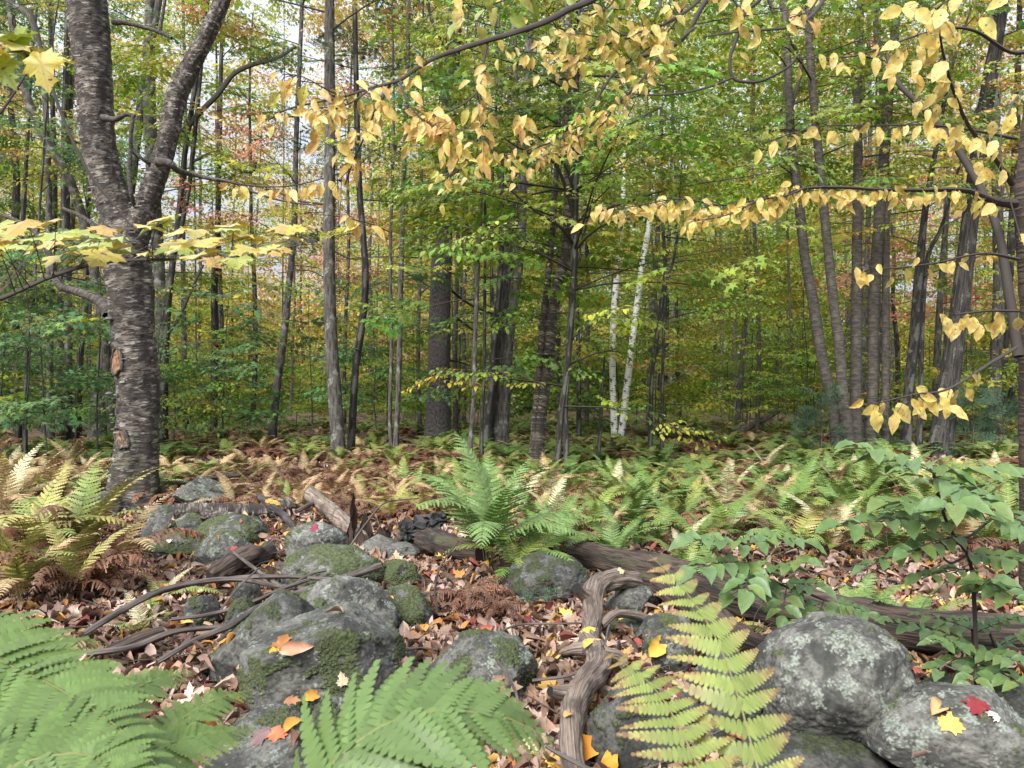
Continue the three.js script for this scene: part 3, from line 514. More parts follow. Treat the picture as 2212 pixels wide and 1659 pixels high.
tree({ seed: 39, label: 'broad grooved trunk leaning right behind the large birch', path: [[213, 935, 46], [218, 880, 42], [228, 800, 38], [236, 740, 34], [250, 650, 28], [262, 560, 24]], d: 17, more: 8, mat: M.grey, seg: 14, crown: { n: 12, t0: 0.6, t1: 1, len: 3, rise: [0.1, 0.5], per: 9, kind: 'beech', cols: [...Y, ...G] } });
tree({ seed: 40, label: 'leaning trunk and limb crossing the sky at top left', stems: [[[250, 930, 22], [230, 780, 20], [200, 560, 20], [150, 385, 19], [110, 320, 19], [67, 233, 18], [40, 130, 16], [20, 0, 14]], [[110, 320, 14], [95, 180, 12], [66, 40, 14], [20, 6, 14], [-40, -30, 12]]], d: 16.5, more: 3, mat: M.grey, crown: { n: 16, t0: 0.45, t1: 1, len: 2.2, rise: [-0.1, 0.5], per: 9, kind: 'beech', cols: [...COL.dark, ...G, ...Y] } });
tree({ seed: 41, label: 'dark trunk seen in the gap between the birch stems', path: [[345, 930, 22], [350, 800, 22], [345, 600, 24], [332, 400, 26], [325, 280, 27], [322, 140, 26], [326, 0, 22]], d: 17, more: 5, mat: M.grey, crowns: [{ n: 14, t0: 0.45, t1: 1, len: 2.2, rise: [0, 0.5], per: 10, kind: 'maple', cols: [...Lm, ...Y] }] });
tree({ seed: 42, label: 'two slender stems close right of the large birch', stems: [[[352, 900, 20], [356, 800, 17], [365, 640, 14], [385, 480, 12], [400, 330, 11], [420, 200, 10]], [[338, 860, 12], [350, 720, 12], [362, 620, 11], [405, 430, 9], [418, 320, 10], [432, 180, 8]]], d: 16, more: 4, mat: M.dark, crown: { n: 16, t0: 0.5, t1: 1, len: 2.0, rise: [0, 0.5], per: 10, kind: 'maple', cols: [...Lm, ...G] },
  branches: [[[360, 300, 12], [400, 280, 12], [430, 245, 11], [470, 205, 11], [505, 160, 10], [545, 140, 10], [600, 125, 8], [640, 100, 6]], [[415, 350, 6], [470, 330, 9], [505, 362, 9], [545, 370, 8], [552, 350, 8]], [[365, 720, 8], [390, 680, 7], [430, 590, 6], [440, 572, 5]]] });
tree({ seed: 43, label: 'leaning grey trunk halfway between birch and straight grey trunk', path: [[585, 965, 22], [592, 900, 18], [600, 820, 17], [612, 740, 16], [622, 640, 15], [635, 500, 13], [640, 300, 11], [650, 80, 9]], d: 16.5, more: 5, mat: M.grey, crown: { n: 12, t0: 0.5, t1: 1, len: 2.2, rise: [0, 0.5], per: 9, kind: 'beech', cols: [...COL.orange, ...COL.red] } });
tree({ seed: 44, label: 'dark trunk with a burl standing behind the leaning grey trunk', path: [[462, 960, 16], [463, 830, 15], [465, 700, 16], [463, 640, 14], [470, 500, 12], [475, 300, 10]], d: 19, more: 6, mat: M.dark, crown: { n: 12, t0: 0.4, t1: 1, len: 2.2, rise: [0, 0.5], per: 9, kind: 'beech', cols: [...Lm, ...Y] } });
const leftStems = [['thick dark trunk left of the leaning trunk behind the birch', [[168, 905, 16], [172, 800, 14], [185, 640, 12], [190, 450, 10], [200, 200, 8]], 20], ['forked dark trunk near the left edge, above tan ferns', [[127, 875, 18], [129, 760, 17], [132, 640, 16], [138, 450, 13], [150, 200, 10]], 21],
  ['straight dark trunk third from the left edge', [[100, 880, 17], [106, 760, 17], [112, 640, 15], [118, 400, 12], [110, 100, 8]], 22], ['leaning dark stem second from the left edge', [[42, 880, 14], [36, 780, 13], [34, 720, 12], [45, 560, 10], [60, 300, 8]], 20], ['thin dark stem at the left edge rising from saplings', [[54, 1000, 10], [56, 860, 10], [62, 740, 9], [75, 600, 7], [90, 400, 5]], 14]];
leftStems.forEach(([label, path, d], k) => tree({ seed: 50 + k, label, path, d, more: 5, mat: M.dark, seg: 9, crown: { n: 12, t0: 0.35, t1: 1, len: 2.2, rise: [0, 0.5], per: 10, kind: k % 2 ? 'maple' : 'beech', cols: [COL.teal, Y, COL.orange, COL.dark, COL.teal][k] } }));

// where something stands, named by the things beside it
function between(u) {
  return u < 130 ? 'near the left edge' : u < 300 ? 'behind the large birch' : u < 500 ? 'close right of the large birch' : u < 700 ? 'left of the straight grey trunk' : u < 930 ? 'between the straight grey trunk and the thick pine' : u < 1080 ? 'between the thick pine and the fused pair'
    : u < 1240 ? 'behind the leaning birch pair' : u < 1330 ? 'left of the white birches' : u < 1500 ? 'behind or right of the white birches' : u < 1720 ? 'left of the rough barked clump' : u < 1920 ? 'behind the rough barked clump' : u < 2080 ? 'behind the thick leaning trunk' : 'near the right edge';
}
const hueOf = (cols) => cols === G ? 'green' : cols === Lm ? 'lime' : cols === Y ? 'yellow' : cols === COL.orange ? 'orange' : cols === COL.red ? 'reddish' : 'deep green';
// further trees that nothing in the photograph tells apart
const HUES = (x, r) => {
  const t = r();
  if (x < 150) return t < 0.3 ? COL.dark : t < 0.7 ? Y : t < 0.85 ? COL.orange : Lm;
  if (x < 520) return t < 0.45 ? Lm : t < 0.8 ? Y : t < 0.86 ? COL.orange : G;
  if (x < 760) return t < 0.36 ? COL.orange : t < 0.46 ? COL.red : t < 0.7 ? Y : Lm;
  if (x < 1000) return t < 0.1 ? COL.orange : t < 0.5 ? Y : t < 0.85 ? Lm : G;
  if (x < 1850) return t < 0.35 ? G : t < 0.75 ? Lm : Y;
  return t < 0.35 ? Y : t < 0.48 ? COL.orange : t < 0.56 ? COL.red : Lm;
};
{
  const r = rngOf(404), mats = [M.grey, M.dark, M.grey, M.birchDark];
  for (let k = 0; k < 215; k++) {
    const d = mix(17.5, 50, Math.pow(r(), 0.9)), x = span(r, -380, 2600), far = d > 30, w = span(r, 0.06, 0.22) * (r() < 0.15 ? 1.5 : 1), yb = MIDY + EYE * FOCAL / d, top = span(r, 9, 19), steps = [], lean = span(r, -0.06, 0.06) * 100;
    let px = x; const n = 6, pw = w * FOCAL / d;
    for (let j = 0; j <= n; j++) { steps.push([px, yb - (top * FOCAL / d) * j / n, pw * mix(1, 0.3, j / n)]); px += span(r, -1, 1) * pw * 0.7 + lean * 20 / d; }
    const cols = HUES(x, r), dense = (x > 100 && x < 800 ? 0.5 : x > 1950 ? 0.55 : 0.8) * (k % 3 ? 1 : 0.5);
    tree({ seed: 600 + k, label: `${pw > (far ? 9 : 13) ? 'stouter' : 'slender'} trunk with ${hueOf(cols)} leaves ${far ? 'far back, ' : ''}${between(x)}`, group: far ? 'trees far back in the woods' : 'trees behind the fern clearing', path: steps, d, mat: pick(r, mats), seg: far ? 6 : 8, rows: 14, flare: 0.2,
      crown: { n: Math.round((far ? 11 : 12) * (0.5 + 0.5 * dense)), t0: span(r, 0.16, 0.42), t1: 1, len: span(r, 1.8, 3.0), rise: [-0.1, 0.5], per: Math.round((far ? 7 : 10) * dense), u0: 0.2, spread: 0.5, kind: far ? 'far' : pick(r, ['maple', 'beech', 'far', 'beech']), cols, size: far ? 1 : 1.15 } });
  }
}
// saplings and understory
{
  const r = rngOf(909);
  for (let k = 0; k < 74; k++) {
    const left = k < 40, d = mix(left ? 10.5 : 17, 28, r()), x = left ? span(r, -200, 900) : span(r, 860, 2330), h = span(r, 1.6, left ? 4.2 : 4.6), yb = MIDY + EYE * FOCAL / d, steps = [];
    if (left && d < 15 && x > 480) continue;
    let px = x; for (let j = 0; j <= 4; j++) { steps.push([px, yb - h * FOCAL / d * j / 4, mix(0.035, 0.012, j / 4) * FOCAL / d]); px += span(r, -14, 14) * 12 / d; }
    const t = r(), cols = left ? (t < 0.35 ? COL.teal : t < 0.65 ? G : Lm) : (t < 0.4 ? Lm : t < 0.7 ? G : t < 0.85 ? COL.dark : Y);
    tree({ seed: 1200 + k, name: 'sapling', category: 'sapling', label: `${h > 2.9 ? 'taller' : 'low'} ${hueOf(cols)} leaved sapling ${between(x)}`, group: left ? 'saplings in the left thicket' : 'saplings behind the ferns', path: steps, d, mat: M.dark, seg: 5, rows: 8, flare: 0,
      crown: { n: 9, t0: 0.25, t1: 1, len: span(r, 0.8, 1.5), rise: [0.0, 0.4], per: 6, u0: 0.25, spread: 0.2, kind: pick(r, ['maple', 'beech']), cols, size: 0.95 } });
  }
}
// the woods beyond, seen as one mass
{
  const r = rngOf(31), list = [], low = [];
  for (let k = 0; k < 26000; k++) {
    const d = span(r, 38, 78), x = span(r, -350, 2560), h = Math.pow(r(), k < 18000 ? 1.25 : 2.2) * (k < 18000 ? 36 : 18), p = at(x, MIDY, d), u = x + 160 * n3(x * 0.004, h * 0.12, 2), gap = n3(x * 0.006, h * 0.16, d * 0.02);
    if (h > 8 && u > 60 && u < 830 && gap > -0.38) continue;
    if (h > 7 && u > 1930 && gap > -0.2) continue;
    if (h > 14 && gap > 0.1) continue;
    p.y = groundY(p.x, p.z) + h; if (outside(p)) continue;
    list.push([basis(p, V(Math.cos(k), span(r, -0.3, 0.3), Math.sin(k)), span(r, -0.4, 0.4), span(r, 1.1, 2.2)), pick(r, h < 2.5 ? G : HUES(u, r)).map((c) => c * span(r, 0.75, 1.25))]);
  }
  tag(instanced('distant_woods', SPRAYS.far[0], M.leafFar, list, scene), 'mottled green and yellow woods closing off the distance', 'woods', null, 'stuff');
  for (let k = 0; k < 2600; k++) {
    const d = span(r, 19, 42), x = span(r, -500, 2700), p = at(x, MIDY, d); if (n3(p.x * 0.25, 4, p.z * 0.25) < -0.15) continue;
    p.y = groundY(p.x, p.z) + r() * r() * 1.5 + 0.1;
    low.push([basis(p, V(Math.cos(k * 1.7), span(r, -0.2, 0.3), Math.sin(k * 1.7)), span(r, -0.4, 0.4), span(r, 0.5, 0.9)), pick(r, x < 900 ? [...COL.teal, ...COL.dark, ...G] : [...COL.dark, ...G, ...Lm, COL.yellow[0]]).map((c) => c * span(r, 0.7, 1.2))]);
  }
  tag(instanced('undergrowth', SPRAYS.beech[2], M.leafFar, low, scene), 'low leafy undergrowth under the trees behind the clearing', 'undergrowth', null, 'stuff');
}
// young pines among the right-hand trunks
function youngPine(x, yb, yt, label, seed) {
  const d = footDepth(yb), r = rngOf(seed), foot = at(x, yb, d); foot.y = groundY(foot.x, foot.z);
  const h = wide(yb - yt, d), root = thing('young_pine', label, 'young pine', foot), mb = new MB(), out = [];
  tube(mb, [V(0, -0.05, 0), V(0.02, h * 0.5, 0), V(0, h, 0)], [0.02, 0.012, 0.004], 6, { reps: 1 }); put('trunk', mb.geo(), M.dark, root);
  for (let k = 0; k < 60; k++) { const t = Math.pow(r(), 0.8), a = r() * 6.283, l = (1 - t) * h * 0.33 + 0.08, f = span(r, 0.1, 1); out.push([basis(V(Math.cos(a) * l * f, t * h + f * 0.12, Math.sin(a) * l * f), V(Math.cos(a), 0.35, Math.sin(a)), r() * 6, span(r, 0.28, 0.5)), pick(r, [[0.09, 0.155, 0.09], [0.11, 0.18, 0.10], [0.075, 0.135, 0.075]])]); }
  instanced('needles', SPRAYS.needle[0], M.leafFar, out, root);
}
youngPine(1772, 1002, 855, 'hazy blue green young pine left of the rough barked clump', 1);
youngPine(1905, 985, 900, 'small young pine right behind the rough barked clump', 2);
youngPine(2100, 995, 850, 'young pine right of the thick leaning trunk', 3);
youngPine(2165, 985, 880, 'smaller young pine near the right edge trunk', 4);
// ------------------------------------------------------------------ rocks
const ROCKS = [];
function rock(label, x0, x1, y0, y1, o = {}) {   // seen between x0..x1 and y0..y1 (its foot) in the photograph
  const d = o.d ?? footDepth(y1), seed = o.seed ?? ROCKS.length + 1, r = rngOf(seed * 131), w = wide(x1 - x0, d) * 1.04, h = wide(y1 - y0, d) * (o.tall ?? 1) + (o.sink ?? 0.06), dep = w * (o.deep ?? 0.8);
  let g = new THREE.IcosahedronGeometry(1, o.detail ?? 26); g.deleteAttribute('uv'); g.deleteAttribute('normal'); g = mergeVertices(g, 1e-5);
  const p = g.attributes.position, q = V(), planes = [], cut = o.cut ?? 0.78;
  for (let k = 0; k < (o.faces ?? 9); k++) planes.push([V(span(r, -1, 1), span(r, -0.7, 1), span(r, -1, 1)).normalize(), span(r, cut - 0.12, cut + 0.14)]);
  for (const f of o.planes ?? []) planes.push([V(f[0], f[1], f[2]).normalize(), f[3]]); const soft = o.soft ?? 0.045;
  const bx = new THREE.Box3();
  for (let i = 0; i < p.count; i++) {
    q.fromBufferAttribute(p, i).normalize();
    let e = 1; for (const [n, dd] of planes) { const c = q.dot(n); if (c > 0.05) { const lim = dd / c; if (lim < e + soft) { const t = Math.max(0, Math.min(1, 0.5 + (e - lim) / (2 * soft))); e = mix(e, lim, t) - soft * t * (1 - t); } } }
    const s = seed * 7.3; e *= 1 + (o.lump ?? 0.075) * fbm(q.x * 1.3 + s, q.y * 1.3, q.z * 1.3, 3) + 0.022 * fbm(q.x * 6 + s, q.y * 6, q.z * 6, 3) + 0.009 * fbm(q.x * 26 + s, q.y * 26, q.z * 26, 2);
    p.setXYZ(i, q.x * e, q.y * e, q.z * e); bx.expandByPoint(q.multiplyScalar(e));
  }
  const sx = w / (bx.max.x - bx.min.x), sy = h / (bx.max.y - bx.min.y), sz = dep / (bx.max.z - bx.min.z), cx = (bx.max.x + bx.min.x) / 2, cz = (bx.max.z + bx.min.z) / 2;
  const base = at((x0 + x1) / 2, y1, d); base.z -= dep * 0.32; const by = base.y - (o.sink ?? 0.06);
  for (let i = 0; i < p.count; i++) p.setXYZ(i, (p.getX(i) - cx) * sx, (p.getY(i) - bx.min.y) * sy, (p.getZ(i) - cz) * sz);
  g.computeVertexNormals();
  const nrm = g.attributes.normal, col = new Float32Array(p.count * 3), mossy = o.moss ?? 0.2, lich = o.lichen ?? 0.3, tone = o.tone ?? 1, S = seed * 3.1;
  for (let i = 0; i < p.count; i++) {
    const X = p.getX(i), Y = p.getY(i), Z = p.getZ(i), up = nrm.getY(i);
    const a = fbm(X * 5 + S, Y * 5, Z * 5, 4), b = fbm(X * 26 + S, Y * 26, Z * 26, 3), c2 = n3(X * 70, Y * 70 + S, Z * 70), e = n3(X * 140, Y * 140, Z * 140 + S);
    let c = mix3([0.045, 0.044, 0.038], [0.2, 0.197, 0.172], sst(a * 0.55 + b * 0.5 + c2 * 0.22 + e * 0.2, -0.45, 0.5));
    const dk = sst(fbm(X * 3.2 + S, Y * 3.2 + 7, Z * 3.2, 4) + 0.25 * b, 0.12, 0.32); c = mix3(c, [0.022, 0.023, 0.02], dk * 0.75);
    const l1 = fbm(X * 7 + S, Y * 7, Z * 7 + 5, 4) + 0.4 * b + 0.25 * c2 + (lich - 0.62); const li = sst(l1, 0.02, 0.16); c = mix3(c, mix3([0.15, 0.175, 0.14], [0.34, 0.37, 0.31], sst(c2 + e, -0.4, 0.9)), li * 0.8);
    const m1 = fbm(X * 5 + 9, Y * 5 + S, Z * 5, 4) * 1.1 + 0.3 * b + (o.mossFace ? 0.3 * nrm.getZ(i) - 0.15 * up : 0.3 * up) + (mossy - 0.72); const mo = sst(m1, 0.0, 0.14); c = mix3(c, mix3([0.022, 0.036, 0.012], [0.10, 0.125, 0.03], sst(c2 * 0.7 + e * 0.6 + b * 0.4, -0.6, 0.8)), mo * 0.92);
    if (mo > 0.3) p.setXYZ(i, X + nrm.getX(i) * 0.012 * mo * (0.6 + 0.5 * e), Y + nrm.getY(i) * 0.012 * mo * (0.6 + 0.5 * e), Z + nrm.getZ(i) * 0.012 * mo * (0.6 + 0.5 * e));
    col.set(c.map((v) => v * tone * 0.68), i * 3);
  }
  g.setAttribute('color', new THREE.BufferAttribute(col, 3)); g.computeVertexNormals();
  const root = put('rock', g, M.rock); root.position.set(base.x, by, base.z);
  if (o.turn) root.rotation.z = o.turn;
  tag(root, label, 'rock'); ROCKS.push({ x: base.x, z: base.z, rx: w / 2, rz: dep / 2, top: by + h, by, h });
  return root;
}
const big = { detail: 62 };
rock('large rounded grey boulder with pale lichen patches, lower right', 1680, 2014, 1374, 1652, { ...big, lichen: 0.4, moss: 0.1, faces: 5, cut: 0.86, seed: 3, deep: 0.9, soft: 0.12, lump: 0.1, planes: [[0.15, 1, 0.1, 0.8], [1, -0.2, 0.3, 0.86]] });
rock('small mossy stone peeping over the left shoulder of the big boulder', 1705, 1815, 1352, 1470, { d: 3.35, moss: 0.45, seed: 4 });
rock('grey speckled boulder cut off by the lower right corner', 1925, 2330, 1525, 1760, { ...big, d: 2.6, lichen: 0.42, moss: 0.25, seed: 12, faces: 8 });
rock('flat dark mossy slab beneath the red leaf, right of the boulder', 1985, 2120, 1468, 1560, { d: 3.15, moss: 0.4, seed: 6, detail: 34 });
rock('low mossy rock at the right edge behind the corner boulder', 2085, 2290, 1500, 1580, { d: 3.0, moss: 0.42, seed: 7, detail: 34 });
rock('broad wedge shaped rock with green moss on its near face, left of centre', 498, 852, 1346, 1562, { ...big, moss: 0.6, mossFace: true, lichen: 0.24, seed: 21, faces: 4, cut: 0.82, soft: 0.025, lump: 0.04, tone: 0.9, planes: [[-0.42, 0.9, 0.12, 0.56], [0.92, 0.15, 0.35, 0.74], [0.05, 0.12, 1, 0.6], [0.55, 0.8, 0, 0.76], [-0.8, 0.1, 0.6, 0.8]] });
rock('dark pitted rock sloping down left of the wedge shaped rock', 420, 690, 1298, 1526, { ...big, d: 3.55, moss: 0.3, lichen: 0.22, tone: 0.75, seed: 9, faces: 6, planes: [[-0.75, 0.7, 0.1, 0.55]] });
rock('grey domed rock resting behind the wedge shaped rock', 616, 846, 1260, 1430, { ...big, d: 3.95, lichen: 0.4, moss: 0.26, seed: 10, faces: 5 });
rock('wide moss covered boulder beneath the heap of dead sticks', 590, 818, 1192, 1292, { detail: 46, moss: 0.66, lichen: 0.3, seed: 11, faces: 5, deep: 0.9 });
rock('square pale grey rock with a red leaf on top, middle left', 608, 744, 1133, 1212, { detail: 40, lichen: 0.46, moss: 0.24, seed: 23, cut: 0.7, faces: 8 });
rock('pale rounded rock in front of the mossy hump, left', 402, 540, 1152, 1226, { detail: 36, lichen: 0.46, moss: 0.2, seed: 13 });
rock('mossy hump behind the pale rounded rock', 408, 556, 1120, 1200, { d: 6.7, detail: 34, moss: 0.62, seed: 14 });
rock('low green mossy rock left of the pale rounded rock', 296, 428, 1158, 1206, { d: 6.3, detail: 28, moss: 0.6, seed: 15 });
rock('dark squat rock under brown ferns near the birch foot', 296, 374, 1120, 1180, { d: 6.9, moss: 0.2, tone: 0.7, seed: 16 });
rock('smooth grey rock just below the fallen birch log', 352, 440, 1112, 1160, { d: 7.2, lichen: 0.3, moss: 0.28, seed: 17 });
rock('flat grey stone between birch foot and fallen log', 296, 392, 1094, 1130, { d: 7.8, lichen: 0.34, seed: 18 });
rock('pointed grey rock right of the birch foot', 344, 488, 1038, 1096, { d: 8.5, detail: 34, lichen: 0.44, moss: 0.12, seed: 19, faces: 4, cut: 0.8, planes: [[0.7, 0.75, 0.2, 0.34], [-0.8, 0.6, 0.2, 0.5]] });
rock('small bluish stone right of the mossy hump', 512, 570, 1120, 1172, { d: 6.9, lichen: 0.25, moss: 0.1, seed: 20 });
rock('low bluish grey stone by the broken stump', 776, 860, 1158, 1204, { d: 6.3, lichen: 0.26, moss: 0.2, seed: 22 });
rock('flattish brown stone below the charred log', 816, 904, 1176, 1214, { d: 6.05, moss: 0.34, tone: 0.8, seed: 24 });
rock('bright mossy rock behind the domed rock', 800, 930, 1278, 1372, { d: 4.25, detail: 36, moss: 0.74, lichen: 0.2, seed: 25 });
rock('rounded yellow green mossy mound beside the wide mossy boulder', 800, 902, 1218, 1276, { d: 5.2, detail: 32, moss: 0.95, seed: 26 });
rock('long mossy rock behind the foreground fern, bottom centre', 918, 1160, 1396, 1530, { ...big, d: 3.35, moss: 0.5, lichen: 0.32, seed: 27, faces: 6, deep: 1 });
rock('small flat slate grey stone among orange leaves', 840, 906, 1412, 1470, { d: 3.7, lichen: 0.1, moss: 0.02, tone: 0.8, seed: 28, cut: 0.6 });
rock('large dark mossy rock under the tall green fern', 1082, 1278, 1208, 1300, { detail: 46, moss: 0.5, tone: 0.62, lichen: 0.2, seed: 29, faces: 6 });
rock('grey rock behind the twisted log', 1310, 1428, 1270, 1334, { detail: 34, lichen: 0.3, moss: 0.32, seed: 30 });
rock('low mossy stone in the fork of the twisted log', 1300, 1424, 1332, 1382, { d: 4.3, detail: 30, moss: 0.56, seed: 31 });
rock('sloping grey slab right of the twisted log', 1380, 1500, 1334, 1404, { d: 4.1, detail: 32, moss: 0.32, seed: 32 });
rock('dark green stone behind the sloping slab', 1420, 1490, 1322, 1356, { d: 4.6, moss: 0.45, tone: 0.6, seed: 33 });
rock('mossy slab half hidden by yellow fern, right of the twisted log', 1395, 1505, 1362, 1452, { d: 3.75, detail: 34, moss: 0.38, seed: 38 });
rock('large dark green rock behind the yellow fern, bottom', 1276, 1470, 1466, 1700, { ...big, d: 2.75, moss: 0.42, tone: 0.62, lichen: 0.2, seed: 34 });
rock('dark rock between yellow fern and big boulder', 1482, 1668, 1418, 1600, { ...big, d: 3.05, moss: 0.3, tone: 0.55, lichen: 0.2, seed: 35 });
rock('dark bedrock hump under the big boulder, bottom right', 1560, 1960, 1600, 1760, { d: 2.75, detail: 44, moss: 0.3, tone: 0.5, lichen: 0.15, seed: 36 });
rock('grey green rock at the bottom between the two green ferns', 424, 700, 1572, 1740, { ...big, d: 2.75, moss: 0.42, lichen: 0.42, tone: 0.8, seed: 37 });
rock('mossy rock bearing curled leaves, below the wedge shaped rock', 640, 860, 1516, 1740, { ...big, d: 2.9, moss: 0.5, tone: 0.75, seed: 5, deep: 0.7 });
rock('small grey stone behind the crossed sticks', 498, 566, 1246, 1308, { d: 4.8, lichen: 0.26, moss: 0.2, seed: 41 });
rock('dark blunt stone under the stick ends', 393, 466, 1288, 1352, { d: 4.35, moss: 0.35, tone: 0.7, seed: 42 });
rock('mossy stone under the crossing sticks', 480, 560, 1300, 1372, { d: 4.2, moss: 0.6, tone: 0.7, seed: 43 });
rock('grey boulder at the foot of the thick pine', 915, 1008, 955, 1004, { d: 15.4, lichen: 0.2, moss: 0.1, tone: 0.9, seed: 44 });
rock('grey stones left of the birch foot', 226, 262, 1040, 1072, { d: 9.6, lichen: 0.3, seed: 45 });
rock('low stone in the ferns before the birch foot', 188, 252, 1064, 1110, { d: 8.3, lichen: 0.2, seed: 46 });
const surfaceY = (x, z) => { let y = groundY(x, z); for (const k of ROCKS) { const a = ((x - k.x) / k.rx) ** 2 + ((z - k.z) / k.rz) ** 2; if (a < 1) y = Math.max(y, k.by + k.h * (0.45 + 0.52 * Math.sqrt(1 - a))); } return y; };
const onRock = (x, z, f = 1) => ROCKS.some((k) => ((x - k.x) / k.rx) ** 2 + ((z - k.z) / k.rz) ** 2 < f);

// ------------------------------------------------------------------ dead wood
function wood(name, label, category, pts, mat, o = {}) {   // pts: [x, y, width, distance]
  const P0 = pts.map(([x, y, , d]) => at(x, y, d)), rad = pts.map(([, , w, d]) => wide(w, d) / 2), mb = new MB(), [P, Rr] = smoothPath(P0, rad, o.n ?? pts.length * 8), s = o.seed ?? pts[0][0];
  tube(mb, P, Rr, o.seg ?? 8, { reps: o.reps ?? 1, cap: o.cap ?? true, capColor: [0.7, 0.6, 0.5], rough: (t, a, l) => (o.knobs ?? 0.06) * n3(Math.cos(a) * 1.3 + s, l * (o.freq ?? 6), Math.sin(a) * 1.3) + (o.ridge ? o.ridge * n3(Math.cos(a + l * 1.5) * 5, Math.sin(a + l * 1.5) * 5, l * 1.2 + s) : 0) });
  const m = put(name, mb.geo(P0[0]), mat); m.position.copy(P0[0]); return tag(m, label, category);
}
const tlog = wood('twisted_log', 'gnarled barkless twisted log snaking down the middle foreground', 'log', [[1375, 1256, 38, 4.75], [1335, 1252, 42, 4.65], [1292, 1264, 44, 4.5], [1278, 1300, 46, 4.3], [1280, 1345, 40, 4.1], [1272, 1380, 42, 3.9], [1290, 1412, 50, 3.65], [1288, 1450, 54, 3.4], [1256, 1490, 57, 3.15], [1236, 1540, 52, 2.95], [1232, 1600, 50, 2.75], [1240, 1680, 52, 2.6]], M.wood, { n: 130, seg: 26, knobs: 0.22, freq: 6, ridge: 0.05, reps: 2 });
{
  const kn = (pts) => { const mb = new MB(), P0 = pts.map(([x, y, , d]) => at(x, y, d)), [P, Rr] = smoothPath(P0, pts.map(([, , w, d]) => wide(w, d) / 2), 12); tube(mb, P, Rr, 10, { reps: 1, cap: true, capColor: [0.02, 0.02, 0.02], rough: (t, a, l) => 0.12 * n3(a, l * 12, 2) }); put('knot', mb.geo(P0[0]), M.wood, tlog).position.copy(P0[0]).sub(tlog.position); };
  kn([[1276, 1296, 34, 4.3], [1255, 1280, 28, 4.26], [1246, 1270, 23, 4.22]]);
  kn([[1256, 1496, 44, 3.1], [1215, 1497, 34, 3.06], [1188, 1493, 20, 3.02]]);
  kn([[1285, 1400, 40, 3.75], [1240, 1402, 26, 3.8], [1205, 1412, 16, 3.85], [1170, 1420, 10, 3.9]]);
  kn([[1300, 1415, 40, 3.6], [1335, 1420, 30, 3.62], [1350, 1440, 22, 3.6]]);
  kn([[1296, 1352, 22, 4.1], [1330, 1326, 19, 4.2], [1370, 1328, 18, 4.25], [1410, 1338, 16, 4.25]]);
}
wood('rotten_log', 'long dark rotting log running from centre to behind the big boulder', 'log', [[1235, 1186, 46, 5.95], [1330, 1215, 62, 5.5], [1430, 1240, 80, 5.16], [1560, 1278, 92, 4.72], [1700, 1312, 96, 4.38], [1840, 1338, 96, 4.14], [1990, 1362, 92, 3.96], [2180, 1372, 86, 3.88], [2330, 1380, 76, 3.84]], M.rotten, { n: 110, seg: 24, knobs: 0.14, freq: 3, ridge: 0.06, reps: 2 });
wood('broken_slab', 'torn strip of rotten wood leaning on the rotten log', 'dead wood', [[1425, 1268, 50, 4.9], [1500, 1310, 64, 4.45], [1560, 1355, 60, 4.1], [1660, 1400, 40, 3.8]], M.rotten, { seg: 14, knobs: 0.2, ridge: 0.2 });
const blog = wood('birch_log', 'fallen birch log with broken left end below the pointed rock', 'log', [[376, 1104, 34, 7.5], [440, 1104, 36, 7.6], [510, 1106, 36, 7.8], [570, 1106, 36, 8], [628, 1092, 38, 8.2]], M.birch, { n: 40, seg: 16, knobs: 0.08, ridge: 0.08 });
wood('birch_log', 'thinner birch log lying against the fallen birch log', 'log', [[436, 1110, 22, 7.25], [490, 1116, 22, 7.25], [545, 1124, 18, 7.2]], M.birch, { seg: 12 });
wood('branch_wood', 'long grey fallen branch behind the pointed rock', 'branch', [[345, 1043, 8, 9.1], [400, 1042, 10, 9.2], [450, 1034, 10, 9.4], [520, 1026, 7, 9.8]], M.stick);
wood('stub', 'dark leaning branch stub with an orange fungus at its upper end', 'branch', [[560, 1072, 12, 7.6], [580, 1088, 14, 7.2], [610, 1110, 14, 6.8], [632, 1136, 16, 6.4], [640, 1152, 14, 6.3]], M.dark, { knobs: 0.14 });
{ const mb = new MB(), g = new THREE.IcosahedronGeometry(1, 6), p = g.attributes.position; for (let i = 0; i < p.count; i++) { const e = 1 + 0.35 * n3(p.getX(i) * 2.5, p.getY(i) * 2.5, p.getZ(i) * 2.5); p.setXYZ(i, p.getX(i) * 0.065 * e, p.getY(i) * 0.024 * e, p.getZ(i) * 0.03 * e); } g.computeVertexNormals(); const f = put('shelf_fungus', g, new THREE.MeshStandardMaterial({ color: new THREE.Color(0.62, 0.3, 0.07), roughness: 0.7 })); f.position.copy(at(590, 1086, 7.1)); f.rotation.z = -0.3; tag(f, 'orange shelf fungus growing along the dark branch stub', 'fungus'); }
const slab = (label, pts, thick) => wood('split_plank', label, 'dead wood', pts, M.wood, { seg: 10, knobs: 0.12, ridge: 0.25 });
slab('weathered split slab of wood leaning down right, centre left', [[670, 1066, 30, 8.0], [700, 1090, 34, 7.6], [735, 1120, 34, 7.1], [765, 1146, 30, 6.7], [790, 1162, 16, 6.5]]);
